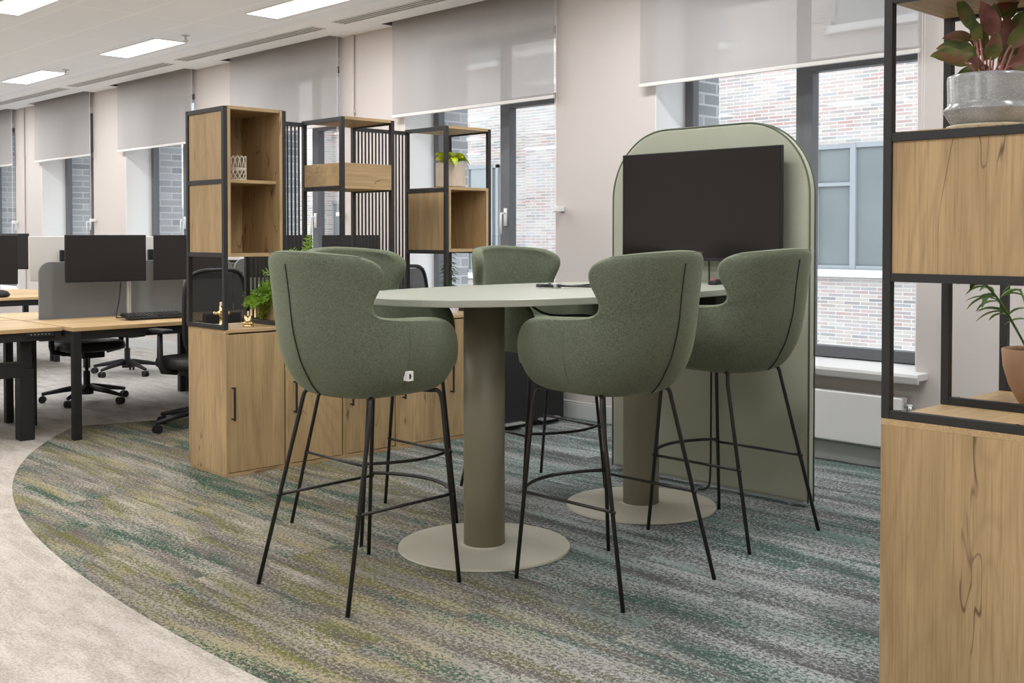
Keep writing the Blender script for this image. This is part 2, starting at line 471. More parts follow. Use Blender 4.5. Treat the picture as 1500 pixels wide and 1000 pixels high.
def tag(o, label=None, cat=None, group=None, kind=None):
    if label: o['label'] = label
    if cat: o['category'] = cat
    if group: o['group'] = group
    if kind: o['kind'] = kind
    return o
def thing(name, label, cat, loc=(0, 0, 0), rz=0, group=None):
    o = bpy.data.objects.new(name, None); COL.objects.link(o)
    o.empty_display_size = 0.05
    o.location = loc; o.rotation_euler = (0, 0, rz)
    return tag(o, label, cat, group)
def copy_tree(src, parent=None, loc=None, rz=None, label=None, group=None):
    o = src.copy(); COL.objects.link(o)
    if parent: o.parent = parent
    for ch in list(src.children): copy_tree(ch, o)
    if loc is not None: o.location = loc
    if rz is not None: o.rotation_euler = (0, 0, rz)
    if label: o['label'] = label
    if group: o['group'] = group
    return o
def struct(o):
    o['kind'] = 'structure'; return o
def bx(name, mat, x0, x1, y0, y1, z0, z1, parent=None, bevel=0.0):
    return MB().box(x0, x1, y0, y1, z0, z1).build(name, mat, parent, bevel)

# ------------------------------------------------------------------ room shell
XL, XR, YF, YW, ZC = -24.0, 3.0, -6.0, 5.72, 3.03
struct(MB().face([(XL, YF, 0), (XR, YF, 0), (XR, YW, 0), (XL, YW, 0)]).build('floor', 'carpet'))
openings = []
pitch = 2.62
xs = [(-4.596, -2.80), (-7.235, -5.50), (-9.87, -8.15), (-12.44, -10.78), (-14.97, -13.33), (-17.6, -15.90), (-20.2, -18.5)]
ZS, ZT = 0.515, 2.86
Y1, Y2 = 6.10, 6.42
w = MB(); wo = MB()
edges = sorted(xs)
prev = XL
for (a, b) in edges + [(XR, XR)]:
    w.box(prev, a, YW, Y1, 0, ZC + 0.2)
    wo.box(prev, a, Y1, Y2, -3, 5)
    if a < XR:
        w.box(a, b, YW, Y1, 0, ZS); w.box(a, b, YW, Y1, ZT, ZC + 0.2)
        wo.box(a, b, Y1, Y2, -3, ZS - 0.03); wo.box(a, b, Y1, Y2, ZT, 5)
    prev = b
struct(w.build('wall_back', 'wall'))
struct(wo.build('wall_outside', 'greybrick'))
struct(bx('wall_left', 'wall', XL - 0.1, XL, YF, YW, 0, ZC))
struct(bx('wall_right', 'wall', XR, XR + 0.1, YF, YW, 0, ZC))
struct(bx('wall_front', 'wall', XL, XR, YF - 0.1, YF, 0, ZC))
c = MB()
c.box(XL, XR, YF, 5.04, ZC, ZC + 0.05)
struct(c.build('ceiling', 'ceil'))
c = MB()
c.box(XL, XR, 5.04, 5.585, ZC - 0.002, ZC + 0.05)
prev = XL
bl = []
for (a, b) in edges:
    bl.append((a - 0.085, b + 0.035))
for (a, b) in bl + [(XR, XR)]:
    c.box(prev, a - 0.05, 5.585, YW, ZC - 0.002, ZC + 0.05)
    prev = b + 0.01
struct(c.build('ceiling', 'plaster'))
# pockets for the blinds
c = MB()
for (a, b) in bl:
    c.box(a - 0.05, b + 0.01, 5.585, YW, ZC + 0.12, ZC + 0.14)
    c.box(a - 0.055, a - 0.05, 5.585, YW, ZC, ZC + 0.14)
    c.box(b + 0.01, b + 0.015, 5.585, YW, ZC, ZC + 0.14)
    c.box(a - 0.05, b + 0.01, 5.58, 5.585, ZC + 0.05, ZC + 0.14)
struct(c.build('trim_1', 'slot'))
c = MB()
c.box(XL, XR, YW - 0.018, YW, 0, 0.105)
c.box(XL, XR, YW - 0.013, YW, 0.105, 0.12)
struct(c.build('baseboard_back', 'base', bevel=0.003))
# plaster of the window reveals, daylight put into its whiter colour
c = MB()
for (a, b) in xs:
    c.box(a, a + 0.004, YW + 0.0, Y1 - 0.06, ZS, ZT)
    c.box(b - 0.004, b, YW + 0.0, Y1 - 0.06, ZS, ZT)
struct(c.build('trim_2', 'jamb'))

# windows
def window(n, a, b):
    e = bpy.data.objects.new('window_%d' % n, None); COL.objects.link(e); struct(e)
    ya, yb = 6.03, 6.095
    z0, z1 = ZS, ZT
    m = MB()
    fw = 0.05
    m.box(a + 0.004, a + 0.07, ya, yb, z0, z1); m.box(b - fw, b - 0.004, ya, yb, z0, z1)
    m.box(a + 0.07, b - fw, ya, yb, z0, z0 + 0.04); m.box(a + 0.07, b - fw, ya, yb, z1 - 0.06, z1)
    mx = a + (b - a) * 0.485
    m.box(mx - 0.015, mx + 0.05, ya, yb, z0 + 0.04, z1 - 0.06)
    # tall fixed light left: bottom rail
    m.box(a + 0.07, mx - 0.015, ya + 0.01, yb, z0 + 0.04, z0 + 0.10)
    m.build('window_frame', 'frame', e, bevel=0.002)
    # opening sash right, with its own top rail at 2.3 m and fixed light over it
    s = MB()
    sa, sb, st = mx + 0.05, b - fw, 2.33
    s.box(sa, sa + 0.06, ya - 0.02, yb - 0.01, z0 + 0.04, st)
    s.box(sb - 0.03, sb, ya - 0.02, yb - 0.01, z0 + 0.04, st)
    s.box(sa + 0.06, sb - 0.03, ya - 0.02, yb - 0.01, z0 + 0.04, z0 + 0.105)
    s.box(sa + 0.06, sb - 0.03, ya - 0.02, yb - 0.01, st - 0.05, st)
    s.box(sa, sb, ya, yb - 0.01, st, st + 0.03)
    s.build('window_sash', 'frame', e, bevel=0.002)
    g = MB()
    g.box(a + 0.07, mx - 0.015, ya + 0.03, ya + 0.036, z0 + 0.1, z1 - 0.06)
    g.box(sa + 0.06, sb - 0.03, ya + 0.01, ya + 0.016, z0 + 0.105, st - 0.05)
    g.box(sa, sb, ya + 0.03, ya + 0.036, st + 0.03, z1 - 0.06)
    g.build('pane', 'glass', e)
    h = MB()
    hx = mx + 0.075
    h.box(hx - 0.015, hx + 0.015, ya - 0.035, ya - 0.02, 1.36, 1.50)
    h.tube([(hx, ya - 0.03, 1.46), (hx, ya - 0.075, 1.46), (hx, ya - 0.08, 1.44), (hx, ya - 0.08, 1.30)], 0.009)
    h.build('window_handle', 'white', e, smooth=True)
    si = MB()
    si.prism([(5.60, 0.515), (5.595, 0.53), (5.60, 0.548), (6.03, 0.548), (6.03, 0.51), (5.62, 0.51), (5.62, 0.49), (5.605, 0.50)], 0, a - 0.02, b + 0.07)
    si.build('window_sill', 'white', e, bevel=0.004)
for i, (a, b) in enumerate(xs): window(i + 1, a, b)

# roller blinds
blind_lab = ['pale grey roller blind over the window behind the green media panel',
             'pale grey roller blind over the window behind the lime plant shelf, with a bead chain',
             'pale grey roller blind behind the two left open shelf towers',
             'pale grey roller blind just left of the leftmost shelf tower',
             'pale grey roller blind, second window from the left edge of the photo',
             'pale grey roller blind cut by the left edge of the photo', '']
for i, (a, b) in enumerate(bl[::-1]):
    if i == 6: continue
    t = thing('roller_blind', blind_lab[i], 'blind', ((a + b) / 2, 5.662, 2.255), 0, 'roller blinds on the windows')
    hw = (b - a) / 2
    g = MB(); n = 12
    for k in range(n):
        x0 = -hw + 2 * hw * k / n; x1 = -hw + 2 * hw * (k + 1) / n
        g.face([(x0, 0, 0.012), (x1, 0, 0.012), (x1, 0, 0.83), (x0, 0, 0.83)])
    g.build('blind_fabric', 'blind', t)
    MB().tube([(-hw, 0, 0.83), (hw, 0, 0.83)], 0.022, 14).build('roller', 'white', t, smooth=True)
    g = MB(); g.box(-hw - 0.004, hw + 0.004, -0.008, 0.008, 0, 0.024)
    g.build('bottom_bar', 'pale', t, bevel=0.004)
    if i < 6:
        g = MB()
        g.tube([(hw + 0.02, -0.012, 0.80), (hw + 0.02, -0.012, -0.78)], 0.0016, 6)
        g.tube([(hw + 0.034, -0.012, 0.80), (hw + 0.034, -0.012, -0.78)], 0.0016, 6)
        g.build('bead_chain', 'pale', t)
        g = MB(); g.box(hw + 0.005, hw + 0.055, -0.02, 0.055, -0.80, -0.765)
        g.build('chain_holder', 'white', t, bevel=0.004)

# radiators below windows
r_labels = ['white radiator below the window behind the green media panel', 'white radiator below the window behind the green bar stools']
for i, (a, b) in enumerate(xs[:2]):
    t = thing('radiator', r_labels[i], 'radiator', ((a + b) / 2, 5.655, 0.10), 0, 'radiators below the windows')
    hw = (b - a) / 2 - 0.03
    MB().box(-hw, hw, -0.035, 0.035, 0.03, 0.31).build('panel', 'white', t, bevel=0.008, seg=3)
    g = MB(); g.tube([(hw, 0, 0.27), (hw + 0.05, 0, 0.27)], 0.012); g.tube([(hw + 0.035, 0, 0.27), (hw + 0.035, 0, 0.23)], 0.015)
    g.build('valve', 'silver', t, smooth=True)
    for sx_ in (-1, 1):
        g = MB(); g.box(sx_ * (hw - 0.115) - 0.015, sx_ * (hw - 0.115) + 0.015, -0.01, 0.047, -0.10, 0.04)
        g.build('bracket', 'white', t)

# conduits on the piers
for i, (x, l) in enumerate([(-7.93, 'white conduit running up the pier left of the middle window'), (-15.55, 'white conduit running up the pier at the far left')]):
    g = MB(); g.tube([(x, 5.705, 0.12), (x, 5.705, 3.03)], 0.012, 10); g.box(x - 0.02, x + 0.02, 5.69, 5.72, 2.35, 2.38)
    tag(g.build('conduit', 'wall', smooth=False), l, 'pipe')

# ceiling lights
def light_unit(x, y, label):
    t = thing('ceiling_light', label, 'ceiling light', (x, y, ZC), 0, 'recessed ceiling light panels')
    g = MB()
    g.box(-0.60, 0.60, -0.155, -0.14, -0.006, 0.02); g.box(-0.60, 0.60, 0.14, 0.155, -0.006, 0.02)
    g.box(-0.60, -0.585, -0.14, 0.14, -0.006, 0.02); g.box(0.585, 0.60, -0.14, 0.14, -0.006, 0.02)
    g.build('light_frame', 'white', t)
    MB().box(-0.585, 0.585, -0.14, 0.14, -0.004, 0.0).build('diffuser', 'lamp', t)
    return t
LP = 1.0
def lamp(x, y):
    ld = bpy.data.lights.get('panel_light') or bpy.data.lights.new('panel_light', 'AREA')
    ld.shape = 'RECTANGLE'; ld.size = 1.1; ld.size_y = 0.26; ld.energy = 27 * LP; ld.color = (0.985, 0.99, 1.0)
    o = bpy.data.objects.new('ceiling_lamp', ld); COL.objects.link(o); o.location = (x, y, ZC - 0.012)
vis = {(-9.88, 4.70): 'bright ceiling panel light, second nearest along the window side', (-12.50, 4.70): 'bright ceiling panel light furthest down the row beside the windows',
       (-7.17, 4.70): 'bright ceiling panel light cut by the top edge, nearest the windows', (-8.47, 3.15): 'bright ceiling panel light in the top left corner of the photo'}
proto = None
pos = list(vis.keys())
for x in (-15.15, -17.85, -20.55, -4.35, -1.65): pos.append((x, 4.70))
for x in (-11.17, -13.87, -16.57, -19.27, -5.77, -3.07, -0.37): pos.append((x, 3.15))
for x in (-18, -15.3, -12.6, -9.9, -7.2, -4.5, -1.8, 0.9):
    for y in (1.1, -1.2, -3.6): pos.append((x, y))
for p in pos:
    lab = vis.get(p, 'bright ceiling panel light beyond the edge of the photo')
    if proto is None: proto = light_unit(*p, lab)
    else: copy_tree(proto, None, (p[0], p[1], ZC), 0, lab)
    lamp(*p)
# linear vents
vl = ['slim linear ceiling vent nearest the camera', 'slim linear ceiling vent above the gap between the second and third blinds', 'slim linear ceiling vent, third along the windows', 'slim linear ceiling vent at the far left edge of the photo', 'slim linear ceiling vent out of sight']
for i, x0 in enumerate([-7.58, -10.28, -12.95, -15.6]):
    t = thing('ceiling_vent', vl[i], 'vent', (x0 + 1.22, 5.30, ZC - 0.002), 0, 'linear ceiling vents')
    g = MB(); g.box(-1.2, 1.2, -0.068, 0.068, -0.002, 0.0); g.build('vent_slot', 'vent', t)
    g = MB()
    for k in range(4):
        y = -0.062 + k * 0.0413
        g.box(-1.2, 1.2, y - 0.007, y + 0.007, -0.006, -0.001)
    g.box(-1.21, -1.2, -0.07, 0.07, -0.006, 0); g.box(1.2, 1.21, -0.07, 0.07, -0.006, 0)
    g.build('vent_blade', 'white', t)
for x, y, l in [(-8.98, 4.68, 'small ceiling sprinkler beside the second nearest light panel'), (-11.70, 4.73, 'small ceiling sprinkler beside the furthest light panel')]:
    g = MB(); g.lathe([(0.035, ZC), (0.035, ZC - 0.006), (0.01, ZC - 0.01), (0.008, ZC - 0.04), (0.022, ZC - 0.045), (0.022, ZC - 0.05)], (x, y), 16)
    tag(g.build('sprinkler_head', 'silver', smooth=False), l, 'sprinkler')

# ------------------------------------------------------------------ building across the courtyard
YB = 17.0
bt = thing('brick_building', 'pale red brick building across the courtyard seen through the windows', 'building', (0, YB, -8))
g = MB(); g.box(-60, 15, 0, 1, 0, 24); g.build('brick_wall', 'brick', bt)
g = MB(); g.box(-16.9, -15.9, -0.35, 0, 0, 24); g.box(-13.2, -12.6, -0.30, 0, 0, 24); g.box(-26, -24.5, -0.5, 0, 0, 24)
g.build('brick_pier', 'brick', bt)
def facade_window(x0, x1, z0, z1, mull, trans=None):
    f = MB()
    z0 += 8; z1 += 8
    f.box(x0, x1, -0.06, 0.0, z0, z0 + 0.07); f.box(x0, x1, -0.06, 0.0, z1 - 0.07, z1)
    f.box(x0, x0 + 0.07, -0.06, 0, z0, z1); f.box(x1 - 0.07, x1, -0.06, 0, z0, z1)
    for m in mull: f.box(m - 0.05, m + 0.05, -0.07, 0, z0, z1)
    if trans: f.box(x0, mull[0] if mull else x1, -0.065, 0, trans + 8 - 0.03, trans + 8 + 0.03)
    fo = f.build('facade_window', 'facade_frame', bt)
    MB().box(x0 + 0.05, x1 - 0.05, -0.02, -0.01, z0 + 0.05, z1 - 0.05).build('pane', 'facade_glass', fo)
    MB().box(x0 - 0.05, x1 + 0.05, -0.12, 0, z0 - 0.12, z0).build('stone_sill', 'stone', fo)
def pyY(u, v, Y=YB):
    x = (u - 750) / F; y = (cy - v) / F
    FF = math.cos(PITCH) + y * math.sin(PITCH); Z = -math.sin(PITCH) + y * math.cos(PITCH)
    s, c_ = math.sin(R(46.14)), math.cos(R(46.14))
    r = (-s * FF + c_ * x, c_ * FF + s * x, Z); t_ = Y / r[1]
    return r[0] * t_, H + r[2] * t_
WX = []
for (u0, u1, v0, v1, um) in [(1196, 1392, 214, 395, 1251)]:
    x0, zt = pyY(u0, v0); x1, _ = pyY(u1, v0); xm, zb = pyY(um, v1); _, ztr = pyY(1230, 270)
    facade_window(x0, x1, zb, zt, [xm], ztr)
    facade_window(x0 + 0.3, x1 + 0.3, zt + 2.0, zt + 3.9, [xm + 0.3])
    facade_window(x0 - 4.2, x1 - 4.2, zt + 2.0, zt + 3.9, [xm - 4.2])
    facade_window(x0 - 3.9, x1 - 3.9, zb - 4.1, zt - 4.1, [xm - 3.9])
    facade_window(x0, x1, zb - 4.1, zt - 4.1, [xm])
for (u0, u1, v0, v1, um) in [(686, 732, 244, 400, 722), (784, 850, 240, 400, 812)]:
    x0, zt = pyY(u0, v0); x1, _ = pyY(u1, v0); xm, zb = pyY(um, v1)
    facade_window(x0, x1, zb, zt, [xm], zt - 0.9)
    facade_window(x0, x1, zt + 2.3, zt + 4.2, [xm])
x0 = -34.0
while x0 < -22:
    facade_window(x0, x0 + 2.0, 0.2, 2.2, [x0 + 1.0]); facade_window(x0, x0 + 2.0, 4.2, 6.2, [x0 + 1.0]); x0 += 4.2
struct(bx('ground', 'stone', -60, 15, 6.5, YB, -8.2, -8))

# ------------------------------------------------------------------ table
def superell(cx, cy_, a, b, n, k=96):
    P = []
    for i in range(k):
        th = 2 * PI * i / k
        c_, s_ = math.cos(th), math.sin(th)
        P.append((cx + a * math.copysign(abs(c_) ** (2 / n), c_), cy_ + b * math.copysign(abs(s_) ** (2 / n), s_)))
    return P
tb = thing('bar_table', 'long sage green high table with rounded top on two round column legs', 'table', (-3.36, 3.56, 0))
MB().prism(superell(0, 0, 0.545, 1.035, 2.35), 2, 1.022, 1.05).build('tabletop', 'sage', tb, bevel=0.003)
for dy in (-0.49, 0.52):
    g = MB(); g.lathe([(0.085, 0.012), (0.085, 1.022)], (0, dy), 48)
    g.build('column', 'sage_leg', tb, smooth=False)
    o = g
    g = MB(); g.lathe([(0.352, 0.0), (0.355, 0.004), (0.353, 0.012), (0.10, 0.016), (0.0875, 0.02)], (0, dy), 80)
    g.build('base_plate', 'sage_base_lit', tb)
for ch in tb.children:
    if ch.name.startswith('column'):
        for p in ch.data.polygons: p.use_smooth = len(p.vertices) == 4
MB().box(-0.28, 0.28, 0.72, 0.98, 0.93, 1.022).build('cable_tray', 'plastic', tb, bevel=0.01)

# ------------------------------------------------------------------ bar stool
def catmull(P, n):
    out = []
    for i in range(len(P) - 1):
        p0 = P[max(i - 1, 0)]; p1 = P[i]; p2 = P[i + 1]; p3 = P[min(i + 2, len(P) - 1)]
        for k in range(n):
            t = k / n
            out.append(tuple(0.5 * ((2 * b) + (-a + c_) * t + (2 * a - 5 * b + 4 * c_ - d) * t * t + (-a + 3 * b - 3 * c_ + d) * t ** 3) for a, b, c_, d in zip(p0, p1, p2, p3)))
    out.append(tuple(P[-1])); return out

def make_stool():
    root = thing('bar_stool', 'x', 'bar stool', (0, 0, 0), 0, 'green upholstered bar stools')
    # rows: fe, ze, fb, zb, w
    rows_closed = [(0.055, 0.700, -0.055, 0.700, 0.06), (0.155, 0.702, -0.125, 0.702, 0.150), (0.228, 0.718, -0.172, 0.716, 0.212),
                   (0.266, 0.756, -0.206, 0.752, 0.252), (0.283, 0.805, -0.235, 0.800, 0.275)]
    rows_open = [(0.290, 0.855, -0.258, 0.858, 0.285), (0.282, 0.905, -0.271, 0.910, 0.287), (0.252, 0.948, -0.281, 0.960, 0.285), (0.205, 0.972, -0.288, 0.993, 0.283),
                 (0.120, 0.983, -0.293, 1.018, 0.281), (0.020, 0.984, -0.297, 1.038, 0.279), (-0.060, 0.985, -0.300, 1.054, 0.278), (-0.115, 0.993, -0.303, 1.070, 0.277),
                 (-0.140, 1.018, -0.306, 1.090, 0.277), (-0.141, 1.052, -0.310, 1.114, 0.278), (-0.122, 1.090, -0.314, 1.139, 0.280), (-0.104, 1.128, -0.318, 1.163, 0.282),
                 (-0.103, 1.160, -0.322, 1.186, 0.283), (-0.128, 1.188, -0.325, 1.207, 0.280), (-0.180, 1.207, -0.322, 1.225, 0.270)]
    ZBK = [.845, .885, .920, .948, .975, 1.003, 1.030, 1.057, 1.084, 1.112, 1.139, 1.164, 1.187, 1.208, 1.225]
    rows_open = [(r[0], r[1], r[2], z, r[4]) for r, z in zip(rows_open, ZBK)]
    f0 = -0.02; nexp = 2.25
    MU = 13   # samples from the front edge to the back centre
    def half(fe, ze, fb, zb, w):
        pts = []
        if fe > f0:
            for i in range(30):
                f = fe + (f0 - fe) * i / 30
                y = w * (1 - 0.16 * max(0, (f - 0.03) / 0.25) ** 2)
                pts.append((f, y))
            a0 = 0.0
        else:
            a0 = math.asin(max(0, min(1, ((fe - f0) / (fb - f0)) ** (nexp / 2))))
        for i in range(121):
            a = a0 + (PI / 2 - a0) * i / 120
            pts.append((f0 + (fb - f0) * math.sin(a) ** (2 / nexp), w * max(0, math.cos(a)) ** (2 / nexp)))
        L = [0]
        for i in range(1, len(pts)): L.append(L[-1] + math.dist(pts[i], pts[i - 1]))
        out = []
        for k in range(MU):
            d = L[-1] * k / (MU - 1); j = 0
            while j < len(L) - 2 and L[j + 1] < d: j += 1
            t = (d - L[j]) / max(1e-9, L[j + 1] - L[j])
            f = pts[j][0] + (pts[j + 1][0] - pts[j][0]) * t; y = pts[j][1] + (pts[j + 1][1] - pts[j][1]) * t
            s = 1 - (1 - k / (MU - 1)) ** 1.7
            out.append((f, y, ze + (zb - ze) * s))
        return out
    b = bmesh.new(); grid = []; inner = []; mid = []
    TH = 0.050
    KF = 6
    for r in rows_closed:
        h = half(*r)
        row = [(p[0], p[1], p[2]) for p in h] + [(p[0], -p[1], p[2]) for p in h[-2::-1]]
        y0 = h[0][1]
        for k in range(1, KF):
            y = -y0 + 2 * y0 * k / KF
            row.append((r[0] + 0.018 * (1 - (y / y0) ** 2), y, r[1]))
        grid.append([b.verts.new(p) for p in row])
    nU = 2 * MU - 1
    for r in rows_open:
        h = half(*r)
        row = [(p[0], p[1], p[2]) for p in h] + [(p[0], -p[1], p[2]) for p in h[-2::-1]]
        grid.append([b.verts.new(p) for p in row])
    nc = len(rows_closed)
    for i in range(nc - 1):
        n = len(grid[i])
        for k in range(n): b.faces.new((grid[i][k], grid[i][(k + 1) % n], grid[i + 1][(k + 1) % n], grid[i + 1][k]))
    b.faces.new(grid[0][::-1])
    for i in range(nc - 1, len(grid) - 1):
        for k in range(nU - 1): b.faces.new((grid[i][k], grid[i][k + 1], grid[i + 1][k + 1], grid[i + 1][k]))
    # inner wall, offset inwards, and a rounded rim between the two
    allr = [rows_closed[-1]] + rows_open
    for i, r in enumerate(allr):
        fe, ze, fb, zb, w_ = r
        h = half(fe - 0.004, ze, fb + TH, zb, w_ - TH)
        if i == len(allr) - 1: h = [(p[0], p[1], p[2] - 0.001) for p in h]
        inner.append([b.verts.new(p) for p in [(p[0], p[1], p[2]) for p in h] + [(p[0], -p[1], p[2]) for p in h[-2::-1]]])
    # outward direction of the rim at the front edge of each row (in the f-z plane)
    eo = [Vector((r[0], r[1])) for r in allr]
    def rim_dir(i):
        p = eo[max(0, i - 1)]; q = eo[min(len(eo) - 1, i + 1)]
        t = (q - p).normalized(); return Vector((t.y, -t.x))
    outer = [grid[nc - 1][:nU]] + grid[nc:]
    ml = []; mr = []
    for i in range(len(allr)):
        n_ = rim_dir(i) * 0.016
        for side, lst in ((0, ml), (nU - 1, mr)):
            c_ = (outer[i][side].co + inner[i][side].co) / 2
            lst.append(b.verts.new((c_.x + n_.x, c_.y, c_.z + n_.y)))
    mt = [ml[-1]] + [b.verts.new((outer[-1][k].co + inner[-1][k].co) / 2 + Vector((0, 0, 0.014))) for k in range(1, nU - 1)] + [mr[-1]]
    for i in range(len(allr) - 1):
        b.faces.new((outer[i][0], outer[i + 1][0], ml[i + 1], ml[i])); b.faces.new((ml[i], ml[i + 1], inner[i + 1][0], inner[i][0]))
        b.faces.new((outer[i + 1][-1], outer[i][nU - 1], mr[i], mr[i + 1])); b.faces.new((mr[i + 1], mr[i], inner[i][-1], inner[i + 1][-1]))
        for k in range(nU - 1): b.faces.new((inner[i][k + 1], inner[i][k], inner[i + 1][k], inner[i + 1][k + 1]))
    for k in range(nU - 1):
        b.faces.new((outer[-1][k], outer[-1][k + 1], mt[k + 1], mt[k])); b.faces.new((mt[k], mt[k + 1], inner[-1][k + 1], inner[-1][k]))
    m = MB(); m.b.free(); m.b = b
    bmesh.ops.recalc_face_normals(b, faces=b.faces)
    shell = m.build('shell', 'fabric', root, smooth=True, sub=2, flip=False)
    # seat pad
    g = MB()
    lv = [(0.86, 0.800), (0.97, 0.812), (1.0, 0.832), (0.985, 0.852), (0.90, 0.868), (0.6, 0.876), (0.25, 0.878)]
    rings = []
    for s_, z in lv:
        rings.append([g.b.verts.new((p[0], p[1], z)) for p in superell(0.050, 0, 0.240 * s_, 0.226 * s_, 3.0, 36)])
    for i in range(len(rings) - 1):
        for k in range(36): g.b.faces.new((rings[i][k], rings[i][(k + 1) % 36], rings[i + 1][(k + 1) % 36], rings[i + 1][k]))
    g.b.faces.new(rings[0][::-1]); g.b.faces.new(rings[-1])
    g.build('seat_pad', 'fabric', root, smooth=True)
    # centre seam up the back and side seams
    bp = [(r[2], r[3]) for r in rows_closed[2:] + rows_open[:-2]]
    g = MB(); pts = [(f - 0.001, 0, z) for f, z in bp]
    g.tube(catmull(pts, 4), 0.0026, 6); g.build('back_seam', 'seam', root)
    for sgn in (1, -1):
        g = MB(); pts = []
        for r in rows_closed[3:] + rows_open[:3]:
            pts.append((0.0, sgn * (r[4] - 0.0005), r[1]))
        g.tube(catmull(pts, 3), 0.0011, 5); g.build('side_seam', 'piping', root)
    # rim piping just inside the outer edge of the wings
    g = MB()
    r = rows_open[-1]; h = half(*r)
    row = [(p[0], p[1], p[2] + 0.003) for p in h] + [(p[0], -p[1], p[2] + 0.003) for p in h[-2::-1]]
    g.tube(catmull(row, 3), 0.0016, 5); g.build('top_piping', 'piping', root)
    # woven tag with a D on the right-hand side
    tg = MB(); y = -0.284; x0, z0 = 0.0, 0.775
    q = MB(); q.box(x0 - 0.012, x0 + 0.014, y - 0.004, y + 0.02, z0, z0 + 0.034)
    to = q.build('tag', 'tagw', root, bevel=0.001)
    q = MB(); P = [(x0 - 0.002, z0 + 0.009)]
    for k in range(9):
        a = -PI / 2 + PI * k / 8
        P.append((x0 - 0.002 - 0.0 + 0.009 * math.cos(a) - 0.0, z0 + 0.017 + 0.010 * math.sin(a)))
    P = [(x0 + 0.006 - (p[0] - x0 + 0.002) * 1.0, p[1]) for p in P[1:]]
    q.prism([(x0 - 0.006 + (x0 + 0.006 - p[0]), p[1]) for p in P], 1, y - 0.0055, y - 0.003)
    q.build('letter', 'seam', to)
    # metal base
    g = MB()
    Zt = 0.708; FF_, FR_ = 0.235, -0.105
    for sy in (1, -1):
        g.tube([(FF_ - 0.05, sy * 0.15, Zt + 0.012), (FR_ + 0.03, sy * 0.15, Zt + 0.006)], 0.008, 10)
    g.tube([(0.14, 0.15, Zt + 0.008), (0.14, -0.15, Zt + 0.008)], 0.008, 10); g.tube([(0.0, 0.15, Zt + 0.006), (0.0, -0.15, Zt + 0.006)], 0.008, 10)
    g.build('support_frame', 'leg', root, smooth=True)
    def legpts(sx_, sy):
        return Vector((FF_ if sx_ > 0 else FR_, sy * 0.198, Zt - 0.03)), Vector((sx_ * 0.262, sy * 0.262, 0.0))
    for sx_ in (1, -1):
        for sy in (1, -1):
            top, foot = legpts(sx_, sy); d = (foot - top).normalized()
            a = Vector((top.x - sx_ * 0.06, sy * 0.14, Zt + 0.006)); q = Vector((top.x - sx_ * 0.006, sy * 0.188, Zt - 0.001))
            P = catmull([tuple(a), tuple((a + q) / 2 + Vector((0, 0, 0.001))), tuple(q), tuple(top + d * 0.012)], 4) + [tuple(foot)]
            g = MB(); g.tube(P, 0.008, 12)
            g.build('leg', 'leg', root, smooth=True)
    zf = 0.325
    def at(sx_, sy, z):
        top, foot = legpts(sx_, sy)
        t = (top.z - z) / top.z
        return top + (foot - top) * t
    for sy in (1, -1):
        g = MB(); g.tube([at(1, sy, zf) + Vector((0.012, 0, 0)), at(-1, sy, zf) - Vector((0.012, 0, 0))], 0.006, 10); g.build('side_rail', 'leg', root, smooth=True)
    A_, B_ = at(1, 1, zf + 0.012), at(1, -1, zf + 0.012)
    pts = []
    for k in range(17):
        t = k / 16; p = A_.lerp(B_, t); p = p + Vector((0.085 * math.sin(PI * t) ** 0.8, 0, 0)); pts.append(p)
    g = MB(); g.tube(pts, 0.007, 10); g.build('foot_rail', 'leg', root, smooth=True)
    return root
st = make_stool()
stools = [((-3.33, 2.415, 0), 93, 'green fabric bar stool nearest the left of the photo, at the near table end'),
          ((-2.705, 3.135, 0), 180, 'green fabric bar stool at the middle, in front of the TV, back to camera'),
          ((-2.80, 4.03, 0), 180, 'green fabric bar stool furthest right, beside the green media panel'),
          ((-3.98, 2.97, 0), 0, 'green fabric bar stool mostly hidden behind the nearest left stool'),
          ((-3.98, 3.97, 0), -7, 'green fabric bar stool on the far side of the table, facing the camera')]
for i, (l, a, lb) in enumerate(stools):
    if i == 0:
        st.location = l; st.rotation_euler = (0, 0, R(a)); st['label'] = lb
    else: copy_tree(st, None, l, R(a), lb)

# ------------------------------------------------------------------ media panel + TV
pn = thing('media_panel', 'tall green upholstered freestanding panel with rounded top behind the TV', 'panel', (-3.385, 4.60, 0))
def arch(hw, z0, zt, r, k=18):
    P = [(-hw, z0), (hw, z0)]
    for i in range(k + 1):
        a = PI / 2 * i / k; P.append((hw - r + r * math.cos(a), zt - r + r * math.sin(a)))
    for i in range(k + 1):
        a = PI / 2 + PI / 2 * i / k; P.append((-hw + r + r * math.cos(a), zt - r + r * math.sin(a)))
    return P
MB().prism(arch(0.605, 0.025, 1.835, 0.36), 1, 0.0, 0.055).build('upholstery', 'panel', pn, bevel=0.014, seg=4)
AP = arch(0.607, 0.025, 1.837, 0.362)
g = MB()
for yy in (0.004, 0.051):
    g.tube([(p[0], yy, p[1]) for p in AP[1:] + [AP[0]]], 0.0045, 6)
g.build('piping', 'piping', pn, smooth=True)
g = MB()
for x in (-0.5, 0.0, 0.5): g.lathe([(0.02, 0.0), (0.02, 0.028)], (x, 0.03), 14)
g.box(-0.58, 0.58, 0.01, 0.045, 0.016, 0.028)
g.build('foot', 'silver', pn)
tv = thing('television', 'black wall-mounted television on the green panel', 'television', (-3.352, 4.50, 1.165))
MB().box(-0.485, 0.485, 0, 0.022, 0, 0.545).build('bezel', 'plastic', tv, bevel=0.003)
MB().box(-0.480, 0.480, -0.0025, 0.003, 0.012, 0.540).build('screen', 'tv', tv)
